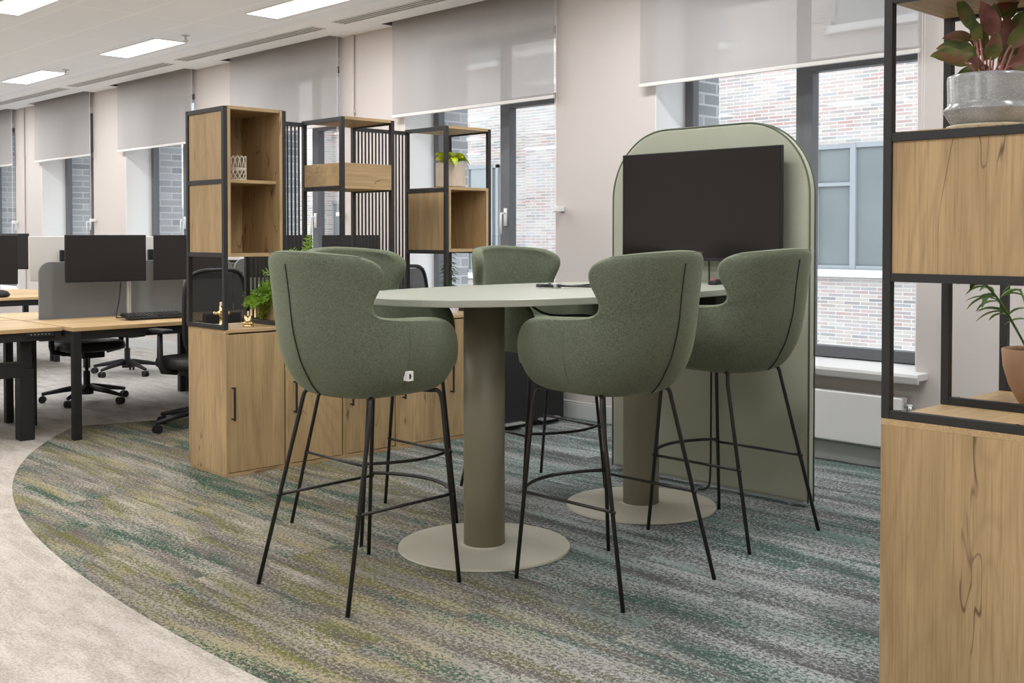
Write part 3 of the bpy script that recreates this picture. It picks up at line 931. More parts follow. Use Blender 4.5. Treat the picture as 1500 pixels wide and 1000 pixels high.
g = MB(); g.box(-0.30, 0.30, 0.022, 0.05, 0.06, 0.42); g.box(-0.12, 0.12, 0.05, 0.098, 0.15, 0.35)
g.build('mount', 'plastic', tv, bevel=0.003)
g = MB(); g.box(-0.47, 0.47, 0.0, 0.02, -0.006, 0.0); g.build('speaker_strip', 'seam', tv)
# cables
g = MB(); g.tube(catmull([(-3.33, 4.57, 1.19), (-3.33, 4.575, 1.10), (-3.325, 4.57, 1.058), (-3.29, 4.56, 1.056)], 5), 0.004, 8)
tag(g.build('cable', 'plastic', smooth=True), 'short black cable hanging from the TV to the table', 'cable')
g = MB(); g.tube(catmull([(-3.31, 4.57, 0.955), (-3.315, 4.575, 0.60), (-3.31, 4.565, 0.12), (-3.32, 4.555, 0.02), (-3.36, 4.53, 0.008)], 6), 0.005, 8)
tag(g.build('cable', 'plastic', smooth=True), 'black cable running down the panel to the floor', 'cable')
cb = thing('charging_cable', 'coiled black charging cable with plug lying on the tabletop', 'cable', (-3.42, 3.60, 1.05))
g = MB(); P = []
for k in range(30):
    a = k * 0.5; r_ = 0.036 + 0.006 * math.sin(k * 1.7); P.append((-0.07 + r_ * math.cos(a) * 1.2, -0.03 + r_ * math.sin(a), 0.005 + 0.0004 * k))
P += [(0.02, -0.02, 0.012), (-0.02, 0.10, 0.006), (-0.06, 0.24, 0.006), (-0.10, 0.42, 0.006), (-0.03, 0.62, 0.006)]
g.tube(catmull(P, 3), 0.0045, 8); g.build('cord', 'plastic', cb, smooth=True)
g = MB(); g.tube(catmull([(-0.05, -0.06, 0.008), (0.02, 0.0, 0.010), (0.10, 0.10, 0.006), (0.14, 0.15, 0.006)], 4), 0.0042, 8); g.build('cord', 'leg', cb, smooth=True)
g = MB(); g.box(-0.035, -0.005, -0.04, 0.0, 0.0, 0.022); g.build('plug', 'silver', cb, bevel=0.003)
g = MB(); g.tube(catmull([(-3.04, 3.02, 1.017), (-3.06, 3.10, 0.985), (-3.08, 3.20, 0.965), (-3.05, 3.32, 0.962), (-3.0, 3.42, 0.955), (-3.02, 3.55, 1.01)], 6), 0.005, 8)
tag(g.build('cable', 'plastic', smooth=True), 'black cable looping below the table edge beside the middle stool', 'cable')
dv = thing('remote_control', 'black remote with a red button at the far end of the table', 'remote', (-3.18, 4.44, 1.05), R(20))
MB().box(-0.022, 0.022, -0.10, 0.10, 0.0, 0.022).build('body', 'plastic', dv, bevel=0.006, seg=3)
MB().box(-0.008, 0.008, -0.095, -0.07, 0.020, 0.026).build('button', 'red', dv)

# ------------------------------------------------------------------ oak cabinets and shelf towers
W_ = 0.383; D_ = 0.412
def make_cabinet():
    t = thing('cabinet', 'x', 'cabinet', (0, 0, 0), 0)
    # local: x = depth (front at 0, back at -D_), y = 0..W_
    g = MB()
    g.box(-D_, -0.002, 0.0006, 0.018, 0.02, 0.767); g.box(-D_, -0.002, W_ - 0.018, W_ - 0.0006, 0.02, 0.767)
    g.box(-D_, -D_ + 0.01, 0.018, W_ - 0.018, 0.02, 0.767)
    g.build('carcass', 'oak_z', t, bevel=0.0008)
    g = MB(); g.box(-D_, 0.0, 0.0006, W_ - 0.0006, 0.767, 0.785); g.build('top', 'oak_y', t, bevel=0.001)
    g = MB(); g.box(-D_, 0.0, 0.0006, W_ - 0.0006, 0.0, 0.02); g.build('plinth', 'oak_y', t, bevel=0.001)
    g = MB(); g.box(-0.016, 0.0, 0.005, W_ - 0.026, 0.024, 0.759)
    d = g.build('door', 'oak_z', t, bevel=0.001)
    g = MB(); hy = 0.035; g.tube([(0, hy, 0.475), (0.028, hy, 0.475)], 0.005, 8); g.tube([(0, hy, 0.310), (0.028, hy, 0.310)], 0.005, 8)
    g.box(0.024, 0.032, hy - 0.006, hy + 0.006, 0.303, 0.482)
    g.build('handle', 'black', d, bevel=0.0015)
    return t
cab = make_cabinet()
cl = ['oak cabinet at the near left end, under the tallest shelf tower', 'oak cabinet second from the left, behind the left stool', 'oak cabinet third in the left row, behind the stool legs',
      'oak cabinet fourth in the left row, seen between the stool legs', 'oak cabinet at the far end of the left row, beside the table column']
X0, Y0 = -5.267, 2.963
for i in range(5):
    if i == 0: cab.location = (X0, Y0, 0); cab['label'] = cl[0]; cab['group'] = 'oak cabinets in the left row'
    else: copy_tree(cab, None, (X0, Y0 + i * W_, 0), 0, cl[i], 'oak cabinets in the left row')
# right-hand row, near the camera: mirrored (front faces the camera's right)
RX = -1.073; RY = 2.832
for i, l in enumerate(['large oak cabinet at the right edge of the photo, side panel with a long crack', 'oak cabinet behind the nearest right one, under the clay pot', 'oak cabinet furthest back in the right row']):
    copy_tree(cab, None, (RX, RY + i * W_, 0), 0, l, 'oak cabinets in the right row')

ZP = 0.785; ZTOP = 1.972
def tower_frame(t, levels, mat='black'):
    """two side frames of square tube: posts at front and back, rails at the given heights"""
    s = 0.024
    for (y0, y1) in ((0.0, s), (W_ - s, W_)):
        g = MB()
        g.box(-s, 0, y0, y1, ZP, ZTOP - 0.003); g.box(-D_, -D_ + s, y0, y1, ZP, ZTOP - 0.003)
        for z in levels: g.box(-D_ + s, -s, y0 + 0.001, y1 - 0.001, z - s, z)
        for z in levels:
            for x in (-0.05, -D_ + 0.05): g.lathe([(0.004, z), (0.004, z + 0.002)], (x, (y0 + y1) / 2), 8)
        g.build('side_frame', mat, t, bevel=0.0015)
def open_box(t, z0, z1, name='open_box', back='oak_z', shelf=None):
    th = 0.018; s = 0.024
    g = MB()
    g.box(-D_ + 0.002, 0.0, s, s + th, z0, z1); g.box(-D_ + 0.002, 0.0, W_ - s - th, W_ - s, z0, z1)
    g.box(-D_ + 0.002, -D_ + 0.014, s + th, W_ - s - th, z0, z1)
    # infill panels inside the side frames
    g.box(-D_ + s, -s, 0.008, s, z0 + 0.0, z1 - 0.024); g.box(-D_ + s, -s, W_ - s, W_ - 0.008, z0, z1 - 0.024)
    b_ = g.build(name, 'oak_z', t, bevel=0.0008)
    g = MB(); g.box(-D_ + 0.002, 0, s + th, W_ - s - th, z0, z0 + th); g.build('bottom_board', 'oak_y', b_, bevel=0.0008)
    g = MB(); g.box(-D_ + 0.002, 0, s + th, W_ - s - th, z1 - th, z1); g.build('top_board', 'oak_y', b_, bevel=0.0008)
    return b_
def tower1(t):
    tower_frame(t, (ZP + 0.024, 1.194, 1.585, ZTOP - 0.003))
    open_box(t, 1.172, ZTOP)
    MB().box(-D_ + 0.014, -0.035, 0.042, W_ - 0.042, 1.567, 1.585).build('shelf', 'oak_y', t, bevel=0.0008)
def tower2(t):
    tower_frame(t, (ZP + 0.024, 1.572, ZTOP - 0.003))
    MB().box(-D_, -0.002, 0.025, W_ - 0.025, ZTOP - 0.018, ZTOP).build('top_board', 'oak_y', t, bevel=0.0008)
    g = MB(); s = 0.024
    g.box(-0.018, 0.0, s, W_ - s, 1.575, 1.705); g.box(-D_, -D_ + 0.018, s, W_ - s, 1.575, 1.705)
    g.box(-D_ + s, -s, 0.004, 0.022, 1.573, 1.705); g.box(-D_ + s, -s, W_ - 0.022, W_ - 0.004, 1.573, 1.705)
    b_ = g.build('planter_tray', 'oak_y', t, bevel=0.0008)
    MB().box(-D_, 0.0, s, W_ - s, 1.556, 1.574).build('bottom_board', 'oak_y', b_, bevel=0.0008)
def tower3(t):
    tower_frame(t, (ZP + 0.024, 1.194, 1.585, ZTOP - 0.003))
    MB().box(-D_, -0.002, 0.025, W_ - 0.025, ZTOP - 0.018, ZTOP).build('top_board', 'oak_y', t, bevel=0.0008)
    open_box(t, 1.182, 1.590)
t1 = thing('shelf_tower', 'black framed tower with a tall oak box and middle shelf, leftmost', 'shelf', (X0, Y0 - 0.008, 0), 0, 'shelf towers on the cabinets'); tower1(t1)
t2 = thing('shelf_tower', 'black framed open tower with a shallow oak tray, middle of the left row', 'shelf', (X0, 3.706, 0), 0, 'shelf towers on the cabinets'); tower2(t2)
t3 = thing('shelf_tower', 'black framed tower with a square oak box, holding the lime plant', 'shelf', (X0, 4.491, 0), 0, 'shelf towers on the cabinets'); tower3(t3)
t4 = copy_tree(t3, None, (RX, RY, 0.0212), 0, 'large black framed tower at the right edge of the photo, holding the grey pot')
t5 = copy_tree(t2, None, (RX, RY + 0.775, 0.0212), 0, 'black framed tower behind the clay pot at the right edge of the photo')
t4.scale = (1, 1, 0.973); t5.scale = (1, 1, 0.973)
# slatted screens between the towers
def slats(y0, y1, lab):
    t = thing('slatted_screen', lab, 'screen', (X0 - D_ + 0.012, y0, 0), 0, 'black slatted screens between the towers')
    L = y1 - y0
    g = MB(); g.box(-0.012, 0.012, 0.001, L - 0.001, 1.935, 1.958); g.box(-0.012, 0.012, 0.001, L - 0.001, 0.787, 0.81)
    g.build('rail', 'black', t)
    n = int(round(L / 0.0262))
    for k in range(1, n):
        y = L * k / n
        MB().box(-0.004, 0.004, y - 0.0042, y + 0.0042, 0.81, 1.935).build('slat', 'black', t)
slats(3.338, 3.706, 'black slatted screen between the leftmost and middle shelf towers')
slats(4.089, 4.491, 'black slatted screen between the middle shelf tower and the lime plant tower')

# ------------------------------------------------------------------ black bins beside the cabinets
for i, y in enumerate((4.90, 5.235)):
    t = thing('pedal_bin', ['black pedal bin beside the far end of the cabinets', 'black pedal bin next to the window wall'][i], 'bin', (X0 - 0.003, y, 0), 0, 'black pedal bins')
    MB().box(-0.36, 0.0, 0.0, 0.33, 0.03, 0.66).build('body', 'plastic', t, bevel=0.01, seg=3)
    MB().box(-0.365, 0.004, -0.002, 0.332, 0.66, 0.70).build('lid', 'plastic', t, bevel=0.01, seg=3)
    MB().box(-0.33, -0.03, 0.03, 0.30, 0.0, 0.03).build('base', 'plastic', t)
    MB().box(-0.02, 0.045, 0.07, 0.25, 0.035, 0.05).build('pedal', 'silver', t, bevel=0.004)

# ------------------------------------------------------------------ plants and small things
random.seed(4)
def leaf(m, p, d, L, Wd, droop=0.5, n=7, cup=0.25, twist=0.0):
    """a leaf blade starting at p, heading d, bending down"""
    p = Vector(p); d = Vector(d).normalized()
    side = d.cross(Vector((0, 0, 1)))
    if side.length < 1e-3: side = Vector((1, 0, 0))
    side.normalize()
    if twist: side = Matrix.Rotation(twist, 3, d) @ side
    prev = None
    for i in range(n + 1):
        t = i / n
        w_ = Wd * (math.sin(PI * min(1, t * 0.96 + 0.04)) ** 0.75) * (1 - 0.25 * t) * 0.5
        if i == n: w_ = 0.0003
        up = side.cross(d).normalized()
        c0 = m.b.verts.new(p - up * w_ * cup); a = m.b.verts.new(p + side * w_ + up * w_ * cup); b2 = m.b.verts.new(p - side * w_ + up * w_ * cup)
        if prev:
            m.b.faces.new((prev[0], c0, a, prev[1])); m.b.faces.new((prev[2], b2, c0, prev[0]))
        prev = (c0, a, b2)
        p = p + d * (L / n)
        d = (d + Vector((0, 0, -droop / n))).normalized()
    return p
def wpt(u, v, X):
    x = (u - 750) / F; y = (cy - v) / F
    FF = math.cos(PITCH) + y * math.sin(PITCH); Z = -math.sin(PITCH) + y * math.cos(PITCH)
    s, c_ = math.sin(R(46.14)), math.cos(R(46.14))
    r = (-s * FF + c_ * x, c_ * FF + s * x, Z); t_ = X / r[0]
    return (X, r[1] * t_, H + r[2] * t_)

# wicker holder
t = thing('wicker_holder', 'small white woven wicker holder on the upper shelf of the left tower', 'basket', (-5.385, 3.105, 1.585))
g = MB(); r_ = 0.047
for k in range(12):
    a = 2 * PI * k / 12; P = []
    for j in range(11):
        q = j / 10; aa = a + (q - 0.5) * 0.95
        P.append((r_ * math.cos(aa), r_ * math.sin(aa), 0.055 + 0.075 * math.sin(PI * q) ** 0.6))
    g.tube(P, 0.0024, 6)
g.build('loop', 'wicker', t, smooth=True)
g = MB()
for k in range(12):
    for sgn in (1, -1):
        a = 2 * PI * k / 12; P = []
        for j in range(5):
            q = j / 4; aa = a + sgn * q * 0.7
            P.append((r_ * math.cos(aa), r_ * math.sin(aa), 0.003 + 0.055 * q))
        g.tube(P, 0.0022, 6)
for z in (0.003, 0.058, 0.064): g.tube([(r_ * math.cos(2 * PI * k / 24), r_ * math.sin(2 * PI * k / 24), z) for k in range(25)], 0.003, 6)
g.lathe([(0.044, 0.0), (0.044, 0.004)], (0, 0), 24)
g.build('weave', 'wicker', t, smooth=True)

# brass holders
t = thing('candle_holder', 'tall brass holder with cream candles inside the left tower base', 'candle holder', (-5.50, 3.07, ZP))
g = MB(); g.lathe([(0.028, 0), (0.030, 0.004), (0.014, 0.012), (0.013, 0.06), (0.020, 0.066), (0.040, 0.07), (0.042, 0.078), (0.018, 0.082), (0.013, 0.09), (0.014, 0.115)], (0, 0), 28)
g.build('stem', 'brass', t, smooth=True)
g = MB(); g.lathe([(0.011, 0.115), (0.011, 0.135)], (0, 0), 16); g.build('candle', 'candle', t)
g = MB()
for k in range(10):
    a = 2 * PI * k / 10; c_ = (0.040 * math.cos(a), 0.040 * math.sin(a))
    g.lathe([(0.001, 0.066), (0.006, 0.069), (0.008, 0.074), (0.006, 0.080), (0.001, 0.083)], c_, 10)
g.build('bead', 'brass', t, smooth=True)
t = thing('candle_holder', 'small brass candle holder on the cabinet beside the fern planter', 'candle holder', (-5.40, 3.175, ZP))
g = MB(); g.lathe([(0.030, 0), (0.032, 0.006), (0.020, 0.010), (0.036, 0.016), (0.038, 0.022), (0.018, 0.026)], (0, 0), 28); g.build('dish', 'brass', t, smooth=True)
g = MB(); g.lathe([(0.021, 0.024), (0.021, 0.060), (0.018, 0.060), (0.018, 0.030)], (0, 0), 28, cap=False); g.build('cup', 'brass', t, smooth=True)
g = MB(); g.lathe([(0.006, 0.028), (0.005, 0.085)], (0, 0), 12); g.build('candle', 'candle', t)

# planter with ferns on the cabinets
pl = thing('planter_box', 'rectangular oak planter box with ferns and trailing greenery on the left cabinets', 'planter', (-5.452, 3.522, ZP))
g = MB(); a, b_, hh = 0.158, 0.165, 0.140
g.box(-a, -a + 0.015, -b_, b_, 0.022, hh); g.box(a - 0.015, a, -b_, b_, 0.022, hh); g.box(-a + 0.015, a - 0.015, -b_, -b_ + 0.015, 0.022, hh); g.box(-a + 0.015, a - 0.015, b_ - 0.015, b_, 0.022, hh)
g.build('box', 'oak_y', pl, bevel=0.001)
MB().box(-a - 0.008, a + 0.008, -b_ - 0.008, b_ + 0.008, 0, 0.022).build('tray', 'plastic', pl, bevel=0.002)
MB().box(-a + 0.015, a - 0.015, -b_ + 0.015, b_ - 0.015, 0.02, 0.135).build('soil', 'soil', pl)
def fern(parent, c, n, L, mat, name, seed, lz=0.5, up=1.0, tuft=0.016):
    random.seed(seed); g = MB()
    for k in range(n):
        a = random.uniform(0, 2 * PI); el = random.uniform(0.25, 1.3) * up
        d = Vector((math.cos(a) * math.cos(el), math.sin(a) * math.cos(el), math.sin(el)))
        p = Vector(c) + Vector((random.uniform(-.05, .05), random.uniform(-.05, .05), 0)); LL = L * random.uniform(0.6, 1.05)
        m_ = 16; P = [p.copy()]
        for i in range(m_):
            p = p + d * (LL / m_); d = (d + Vector((0, 0, -lz * 0.09))).normalized(); P.append(p.copy())
            if i > 2:
                s_ = d.cross(Vector((0, 0, 1)))
                if s_.length < 0.01: s_ = Vector((1, 0, 0))
                s_.normalize(); u_ = s_.cross(d)
                ln = tuft * 1.7 * math.sin(PI * (i - 1) / m_) + tuft * 0.5
                for q in range(4):
                    dd = (s_ * math.cos(q * PI / 2 + 0.4) + u_ * math.sin(q * PI / 2 + 0.4) + d * 0.7 + Vector([random.uniform(-.3, .3) for _ in range(3)])).normalized()
                    e = p + dd * ln; w_ = d * ln * 0.13
                    g.b.faces.new([g.b.verts.new(x) for x in (p, p + dd * ln * 0.5 + w_, e, p + dd * ln * 0.5 - w_)])
        g.tube(P[::3] + [P[-1]], 0.0012, 4, False)
    return g.build(name, mat, parent)
fern(pl, (-0.11, -0.10, 0.13), 54, 0.175, 'fern', 'fern', 3, 0.85, 1.0, 0.02)
fern(pl, (0.04, -0.08, 0.13), 30, 0.16, 'fern', 'fern', 33, 0.8, 1.05, 0.02)
fern(pl, (-0.03, 0.075, 0.14), 26, 0.36, 'fern2', 'fern', 8, 0.7, 1.25, 0.024)
g = MB(); random.seed(12)
for k in range(16):
    leaf(g, (random.uniform(-.13, .0), random.uniform(-.15, -.06), 0.13), (random.uniform(-.25, .25), random.uniform(-.2, .2), 1), random.uniform(0.12, 0.22), 0.008, 0.3, 5)
g.build('grass_blade', 'palm', pl)
g = MB(); random.seed(5)
for k in range(3):
    p = Vector((0.03 - 0.03 * k, -b_ + 0.02, 0.175))
    for i in range(20):
        q = i / 19; pp = p + Vector((-0.075 * q + random.uniform(-.006, .006), -0.04 * min(1, q * 4), -0.15 * q))
        for j in range(4):
            aa = random.uniform(0, 2 * PI); leaf(g, pp, (math.cos(aa), -0.4 + math.sin(aa) * .6, random.uniform(-.5, .6)), 0.021, 0.017, 0.4, 3)
g.build('trailing_plant', 'trail', pl)

# lime plant in ribbed pot on tower 3
pp = thing('potted_plant', 'lime green plant in a ribbed taupe pot on the right tower of the left row', 'plant', (-5.46, 4.695, 1.590))
g = MB(); P = []
for k in range(48):
    a = 2 * PI * k / 48; rr = 0.078 if k % 2 else 0.073
    c_, s_ = math.cos(a), math.sin(a); n_ = 5
    P.append((math.copysign(abs(c_) ** (2 / n_), c_) * rr, math.copysign(abs(s_) ** (2 / n_), s_) * rr))
g.prism(P, 2, 0.012, 0.165); g.build('pot', 'potwood', pp)
MB().lathe([(0.06, 0), (0.06, 0.012)], (0, 0), 24).build('pot_base', 'potwood', pp)
MB().lathe([(0.062, 0.165), (0.058, 0.168)], (0, 0), 24).build('soil', 'soil', pp)
g = MB(); random.seed(21)
for k in range(34):
    a = random.uniform(0, 2 * PI); leaf(g, (0.03 * math.cos(a), 0.03 * math.sin(a), 0.165 + random.uniform(0, 0.03)), (math.cos(a), math.sin(a), random.uniform(0.5, 2.0)), random.uniform(0.06, 0.09), 0.06, 1.9, 6, 0.5)
leaf(g, (0.05, -0.03, 0.19), (0.8, -0.3, 0.25), 0.10, 0.05, 3.0, 6); leaf(g, (0.04, 0.05, 0.19), (0.5, 0.5, 0.25), 0.09, 0.045, 3.0, 6)
g.build('leaves', 'pothos', pp, smooth=True)

# small palm below tower 3
pp = thing('potted_palm', 'slim dark green bamboo palm under the square box of the right left-row tower', 'plant', (-5.45, 4.69, ZP))
MB().lathe([(0.045, 0), (0.06, 0.09), (0.055, 0.09), (0.05, 0.08)], (0, 0), 28).build('pot', 'white', pp)
MB().lathe([(0.054, 0.078), (0.05, 0.082)], (0, 0), 20).build('soil', 'soil', pp)
g = MB(); h_ = MB(); random.seed(9)
for k in range(5):
    x, y = random.uniform(-.018, .018), random.uniform(-.018, .018); zt = 0.24 + 0.03 * k
    h_.tube([(x, y, 0.08), (x * 1.6, y * 1.6, zt)], 0.004, 6)
    for j in range(13):
        z = 0.14 + (zt - 0.12) * j / 12; a = j * 2.4 + k
        leaf(g, (x * 1.5, y * 1.5, z), (math.cos(a), math.sin(a), 0.5), random.uniform(0.055, 0.085), 0.017, 1.6, 5)
h_.build('stem', 'palm', pp); g.build('leaves', 'palm', pp, smooth=True)

# grey glazed pot with red aglaonema, right tower
ap = thing('potted_plant', 'red and green leaved plant in a grey glazed pot, top right of the photo', 'plant', (-1.282, 3.022, 1.5685))
ap.scale = (1.04, 1.04, 1.1)
g = MB()
g.lathe([(0.088, 0.0), (0.098, 0.003), (0.101, 0.012), (0.095, 0.014), (0.088, 0.014), (0.086, 0.010)], (0, 0), 64); g.build('saucer', 'glaze_rim', ap, smooth=True)
g = MB(); g.lathe([(0.084, 0.012), (0.088, 0.016), (0.109, 0.048), (0.109, 0.053), (0.100, 0.062), (0.098, 0.070), (0.100, 0.128), (0.098, 0.136), (0.094, 0.137), (0.092, 0.132), (0.092, 0.12)], (0, 0), 72)
g.build('pot', 'glaze', ap, smooth=True)
MB().lathe([(0.092, 0.121), (0.02, 0.128)], (0, 0), 30).build('soil', 'soil', ap)
random.seed(17)
ga = MB(); gr = MB(); gs = MB()
def blade(m, p0, p1, wd, arch_, n=10, cup=0.22, roll=0.0):
    """broad leaf from p0 to p1, arched, widest below the middle, pointed tip"""
    p0 = Vector(p0); p1 = Vector(p1); d = p1 - p0; L = d.length
    pm = (p0 + p1) / 2 + Vector((0, 0, arch_ * L))
    prev = None
    for i in range(n + 1):
        t = i / n
        c = p0 * (1 - t) ** 2 + pm * 2 * t * (1 - t) + p1 * t * t
        tg_ = ((pm - p0) * (1 - t) + (p1 - pm) * t).normalized()
        sd = tg_.cross(Vector((0.39, -0.92, 0.25))).normalized()
        sd = Matrix.Rotation(roll, 3, tg_) @ sd; up = sd.cross(tg_).normalized()
        w_ = wd * 0.5 * (math.sin(PI * min(1.0, t ** 0.8)) ** 0.8 if 0 < t < 1 else 0.02)
        q = [m.b.verts.new(c + sd * w_ * k + up * w_ * cup * (abs(k) ** 1.5) + up * 0.0008 * math.sin(i * 2.2)) for k in (-1, -0.5, 0, 0.5, 1)]
        if prev:
            for j in range(4): m.b.faces.new((prev[j], prev[j + 1], q[j + 1], q[j]))
        prev = q
AG = [((1365, 78), (1421, 89), 24, .16, 0), ((1372, 63), (1427, 68), 19, .14, 0), ((1381, 52), (1427, 56), 15, .22, 1), ((1402, -4), (1428, 44), 18, .0, 0), ((1436, 12), (1458, 55), 23, .05, 1),
      ((1493, -3), (1452, 30), 21, .1, 0), ((1475, 24), (1466, 74), 26, .0, 1), ((1436, 30), (1431, 68), 25, .0, 0), ((1502, 20), (1481, 48), 20, .1, 0), ((1512, 42), (1475, 70), 22, .15, 0),
      ((1503, 97), (1464, 92), 20, .2, 1), ((1404, 99), (1458, 104), 19, .22, 0), ((1441, 58), (1445, 84), 9, .0, 1), ((1518, 68), (1472, 84), 22, .2, 0), ((1398, 82), (1438, 74), 18, .2, 0),
      ((1460, 50), (1450, 86), 20, .0, 0), ((1490, 66), (1462, 90), 18, .1, 1), ((1418, 90), (1440, 96), 16, .2, 1), ((1480, -12), (1470, 30), 22, .0, 0), ((1530, 10), (1490, 55), 22, .1, 1),
      ((1420, 30), (1436, 62), 16, .0, 0), ((1455, 10), (1452, 48), 20, .0, 0), ((1525, 90), (1476, 92), 22, .2, 0), ((1478, 60), (1482, 92), 20, .0, 0)]
for i, (tp_, bs_, wd_, ar_, cl_) in enumerate(AG):
    dep = random.uniform(-0.05, 0.05)
    def ag(p, dp):
        k = 0.001857; o_ = (p[0] - 1447) * k
        return Vector((0.693 * o_ - 0.39 * dp, 0.721 * o_ + 0.92 * dp, 0.004 + (175 - p[1]) * k))
    P1 = ag(tp_, dep * 1.5); P0 = ag(bs_, dep * 0.6)
    blade(gr if cl_ else ga, P0, P1, wd_ * 0.00205, ar_, roll=random.uniform(-.35, .35))
    root_ = Vector((P0.x * 0.45, P0.y * 0.45, 0.124))
    gs.tube(catmull([root_, (root_ + P0) / 2 + Vector((0, 0, 0.006)), P0, P0 + (P1 - P0) * 0.12 + Vector((0, 0, 0.001))], 3), 0.0028, 6)
gs.build('stem', 'pink', ap, smooth=True); ga.build('leaves', 'agla', ap, smooth=True); gr.build('leaves', 'agla_red', ap, smooth=True)

# terracotta pot
tp = thing('potted_plant', 'thin leaved green plant in a clay pot cut by the right edge', 'plant', (-1.284, 3.385, ZP))
tp.scale = (1.1, 1.1, 1.12)
g = MB(); g.lathe([(0.035, 0), (0.045, 0.006), (0.068, 0.05), (0.083, 0.10), (0.087, 0.145), (0.083, 0.148), (0.080, 0.14), (0.078, 0.12)], (0, 0), 56); g.build('pot', 'terracotta', tp, smooth=True)
MB().lathe([(0.079, 0.125), (0.02, 0.13)], (0, 0), 30).build('soil', 'soil', tp)
g = MB(); h_ = MB(); random.seed(31)
for k in range(7):
    a = PI * 0.75 + k * 0.9; lean = 0.25 + 0.12 * (k % 3)
    tip = Vector((lean * 0.42 * math.cos(a), lean * 0.42 * math.sin(a), 0.30 + 0.03 * (k % 4)))
    P = [(0.01 * math.cos(a), 0.01 * math.sin(a), 0.12), tuple(tip * 0.6 + Vector((0, 0, 0.07))), tuple(tip)]
    P = catmull(P, 4); h_.tube(P, 0.003, 6)
    for j in range(9):
        q = Vector(P[min(len(P) - 1, 3 + j % 6)]); aa = a + random.uniform(-1.5, 1.5)
        leaf(g, q, (math.cos(aa), math.sin(aa), random.uniform(0.0, 0.7)), random.uniform(0.06, 0.10), 0.02, 1.3, 6)
h_.build('stem', 'zz', tp); g.build('leaves', 'zz', tp, smooth=True)

# ------------------------------------------------------------------ desks
def make_desk(name_label, L, loc, wide=False):
    """local: y along 0..L, x from 0 (front edge) to -0.8"""
    t = thing('desk', name_label, 'desk', loc, 0, 'oak topped desks')
    MB().box(-0.80, 0, 0, L, 0.685, 0.71).build('desktop', 'desk_oak', t, bevel=0.002)
    s = 0.05
    for y in (0.002, L - 0.002 - s):
        for x in (-0.052, -0.79):
            if wide: MB().box(x - 0.05, x + 0.04, y, y + 0.09 if y < 1 else y + s, 0, 0.655).build('leg', 'plastic', t, bevel=0.004)
            else: MB().box(x, x + s, y, y + s, 0, 0.685).build('leg', 'plastic', t, bevel=0.002)
    g = MB(); g.box(-0.78, -0.74, 0.05, L - 0.05, 0.63, 0.685); g.box(-0.06, -0.02, 0.05, L - 0.05, 0.63, 0.685)
    g.box(-0.79, -0.01, 0.004, 0.044, 0.64, 0.685); g.box(-0.79, -0.01, L - 0.044, L - 0.004, 0.64, 0.685)
    g.build('under_frame', 'plastic', t)
    return t
DX = -6.885
make_desk('oak topped desk with the keyboard, left of the near cabinet', 1.58, (DX, 2.815, 0))
make_desk('oak topped desk behind the shelf towers, near the windows', 1.25, (DX, 4.405, 0))
db = make_desk('oak topped sit-stand desk at the left edge of the photo', 1.6, (-7.005, 1.195, 0))
# control box on the sit-stand desk; wide lifting legs
for ch in list(db.children):
    if ch.name.startswith('leg'): bpy.data.objects.remove(ch)
for (x, y) in ((-0.14, 1.37), (-0.14, 0.12)):
    o = MB().box(x - 0.045, x + 0.045, y, y + 0.09, 0, 0.45); o.box(x - 0.035, x + 0.035, y + 0.01, y + 0.08, 0.45, 0.685); o.build('leg', 'plastic', db, bevel=0.003)
g = MB(); g.box(-0.12, -0.09, 0.2, 1.40, 0.40, 0.50); g.build('cross_beam', 'plastic', db, bevel=0.004)
g = MB(); g.box(-0.07, -0.005, 1.38, 1.55, 0.655, 0.684); co = g.build('control_panel', 'plastic', db, bevel=0.002)
g = MB()
for k in range(6): g.box(-0.0055, -0.003, 1.405 + 0.022 * k, 1.413 + 0.022 * k, 0.668, 0.673)
g.build('button', 'silver', co)
oo = make_desk('oak topped desk on the far side of the grey divider, near the left', 1.58, (-7.725, 2.815, 0))
oo2 = make_desk('oak topped desk on the far side of the divider, near the windows', 1.25, (-7.725, 4.405, 0))
od = make_desk('oak topped desk at the left edge behind the sit-stand desk', 1.6, (-7.845, 1.195, 0))
# far bank
for i, (x, y, L) in enumerate([(-10.60, 3.0, 1.5), (-11.43, 3.0, 1.5), (-10.60, 1.4, 1.58), (-13.4, 3.0, 1.5)]):
    make_desk(['oak topped desk in the far row, right end facing the room', 'oak topped desk in the far row, back side', 'oak topped desk in the far row, left part', 'oak topped desk in the furthest row'][i], L, (x, y, 0))

# dividers
def divider(y0, y1, lab, x=-7.705, z1=1.105):
    t = thing('desk_divider', lab, 'divider', (x, y0, 0), 0, 'grey desk dividers')
    L = y1 - y0; r = 0.075; P = [(0, 0.56), (L, 0.56)]
    for k in range(9): a = PI / 2 * k / 8; P.append((L - r + r * math.cos(a), z1 - r + r * math.sin(a)))
    for k in range(9): a = PI / 2 + PI / 2 * k / 8; P.append((r + r * math.cos(a), z1 - r + r * math.sin(a)))
    g = MB(); g.prism(P, 0, -0.012, 0.012); g.build('screen_panel', 'grey_screen', t, bevel=0.004, seg=3)
divider(2.915, 4.39, 'grey fabric desk divider behind the keyboard')
divider(4.41, 5.63, 'grey fabric desk divider near the windows')

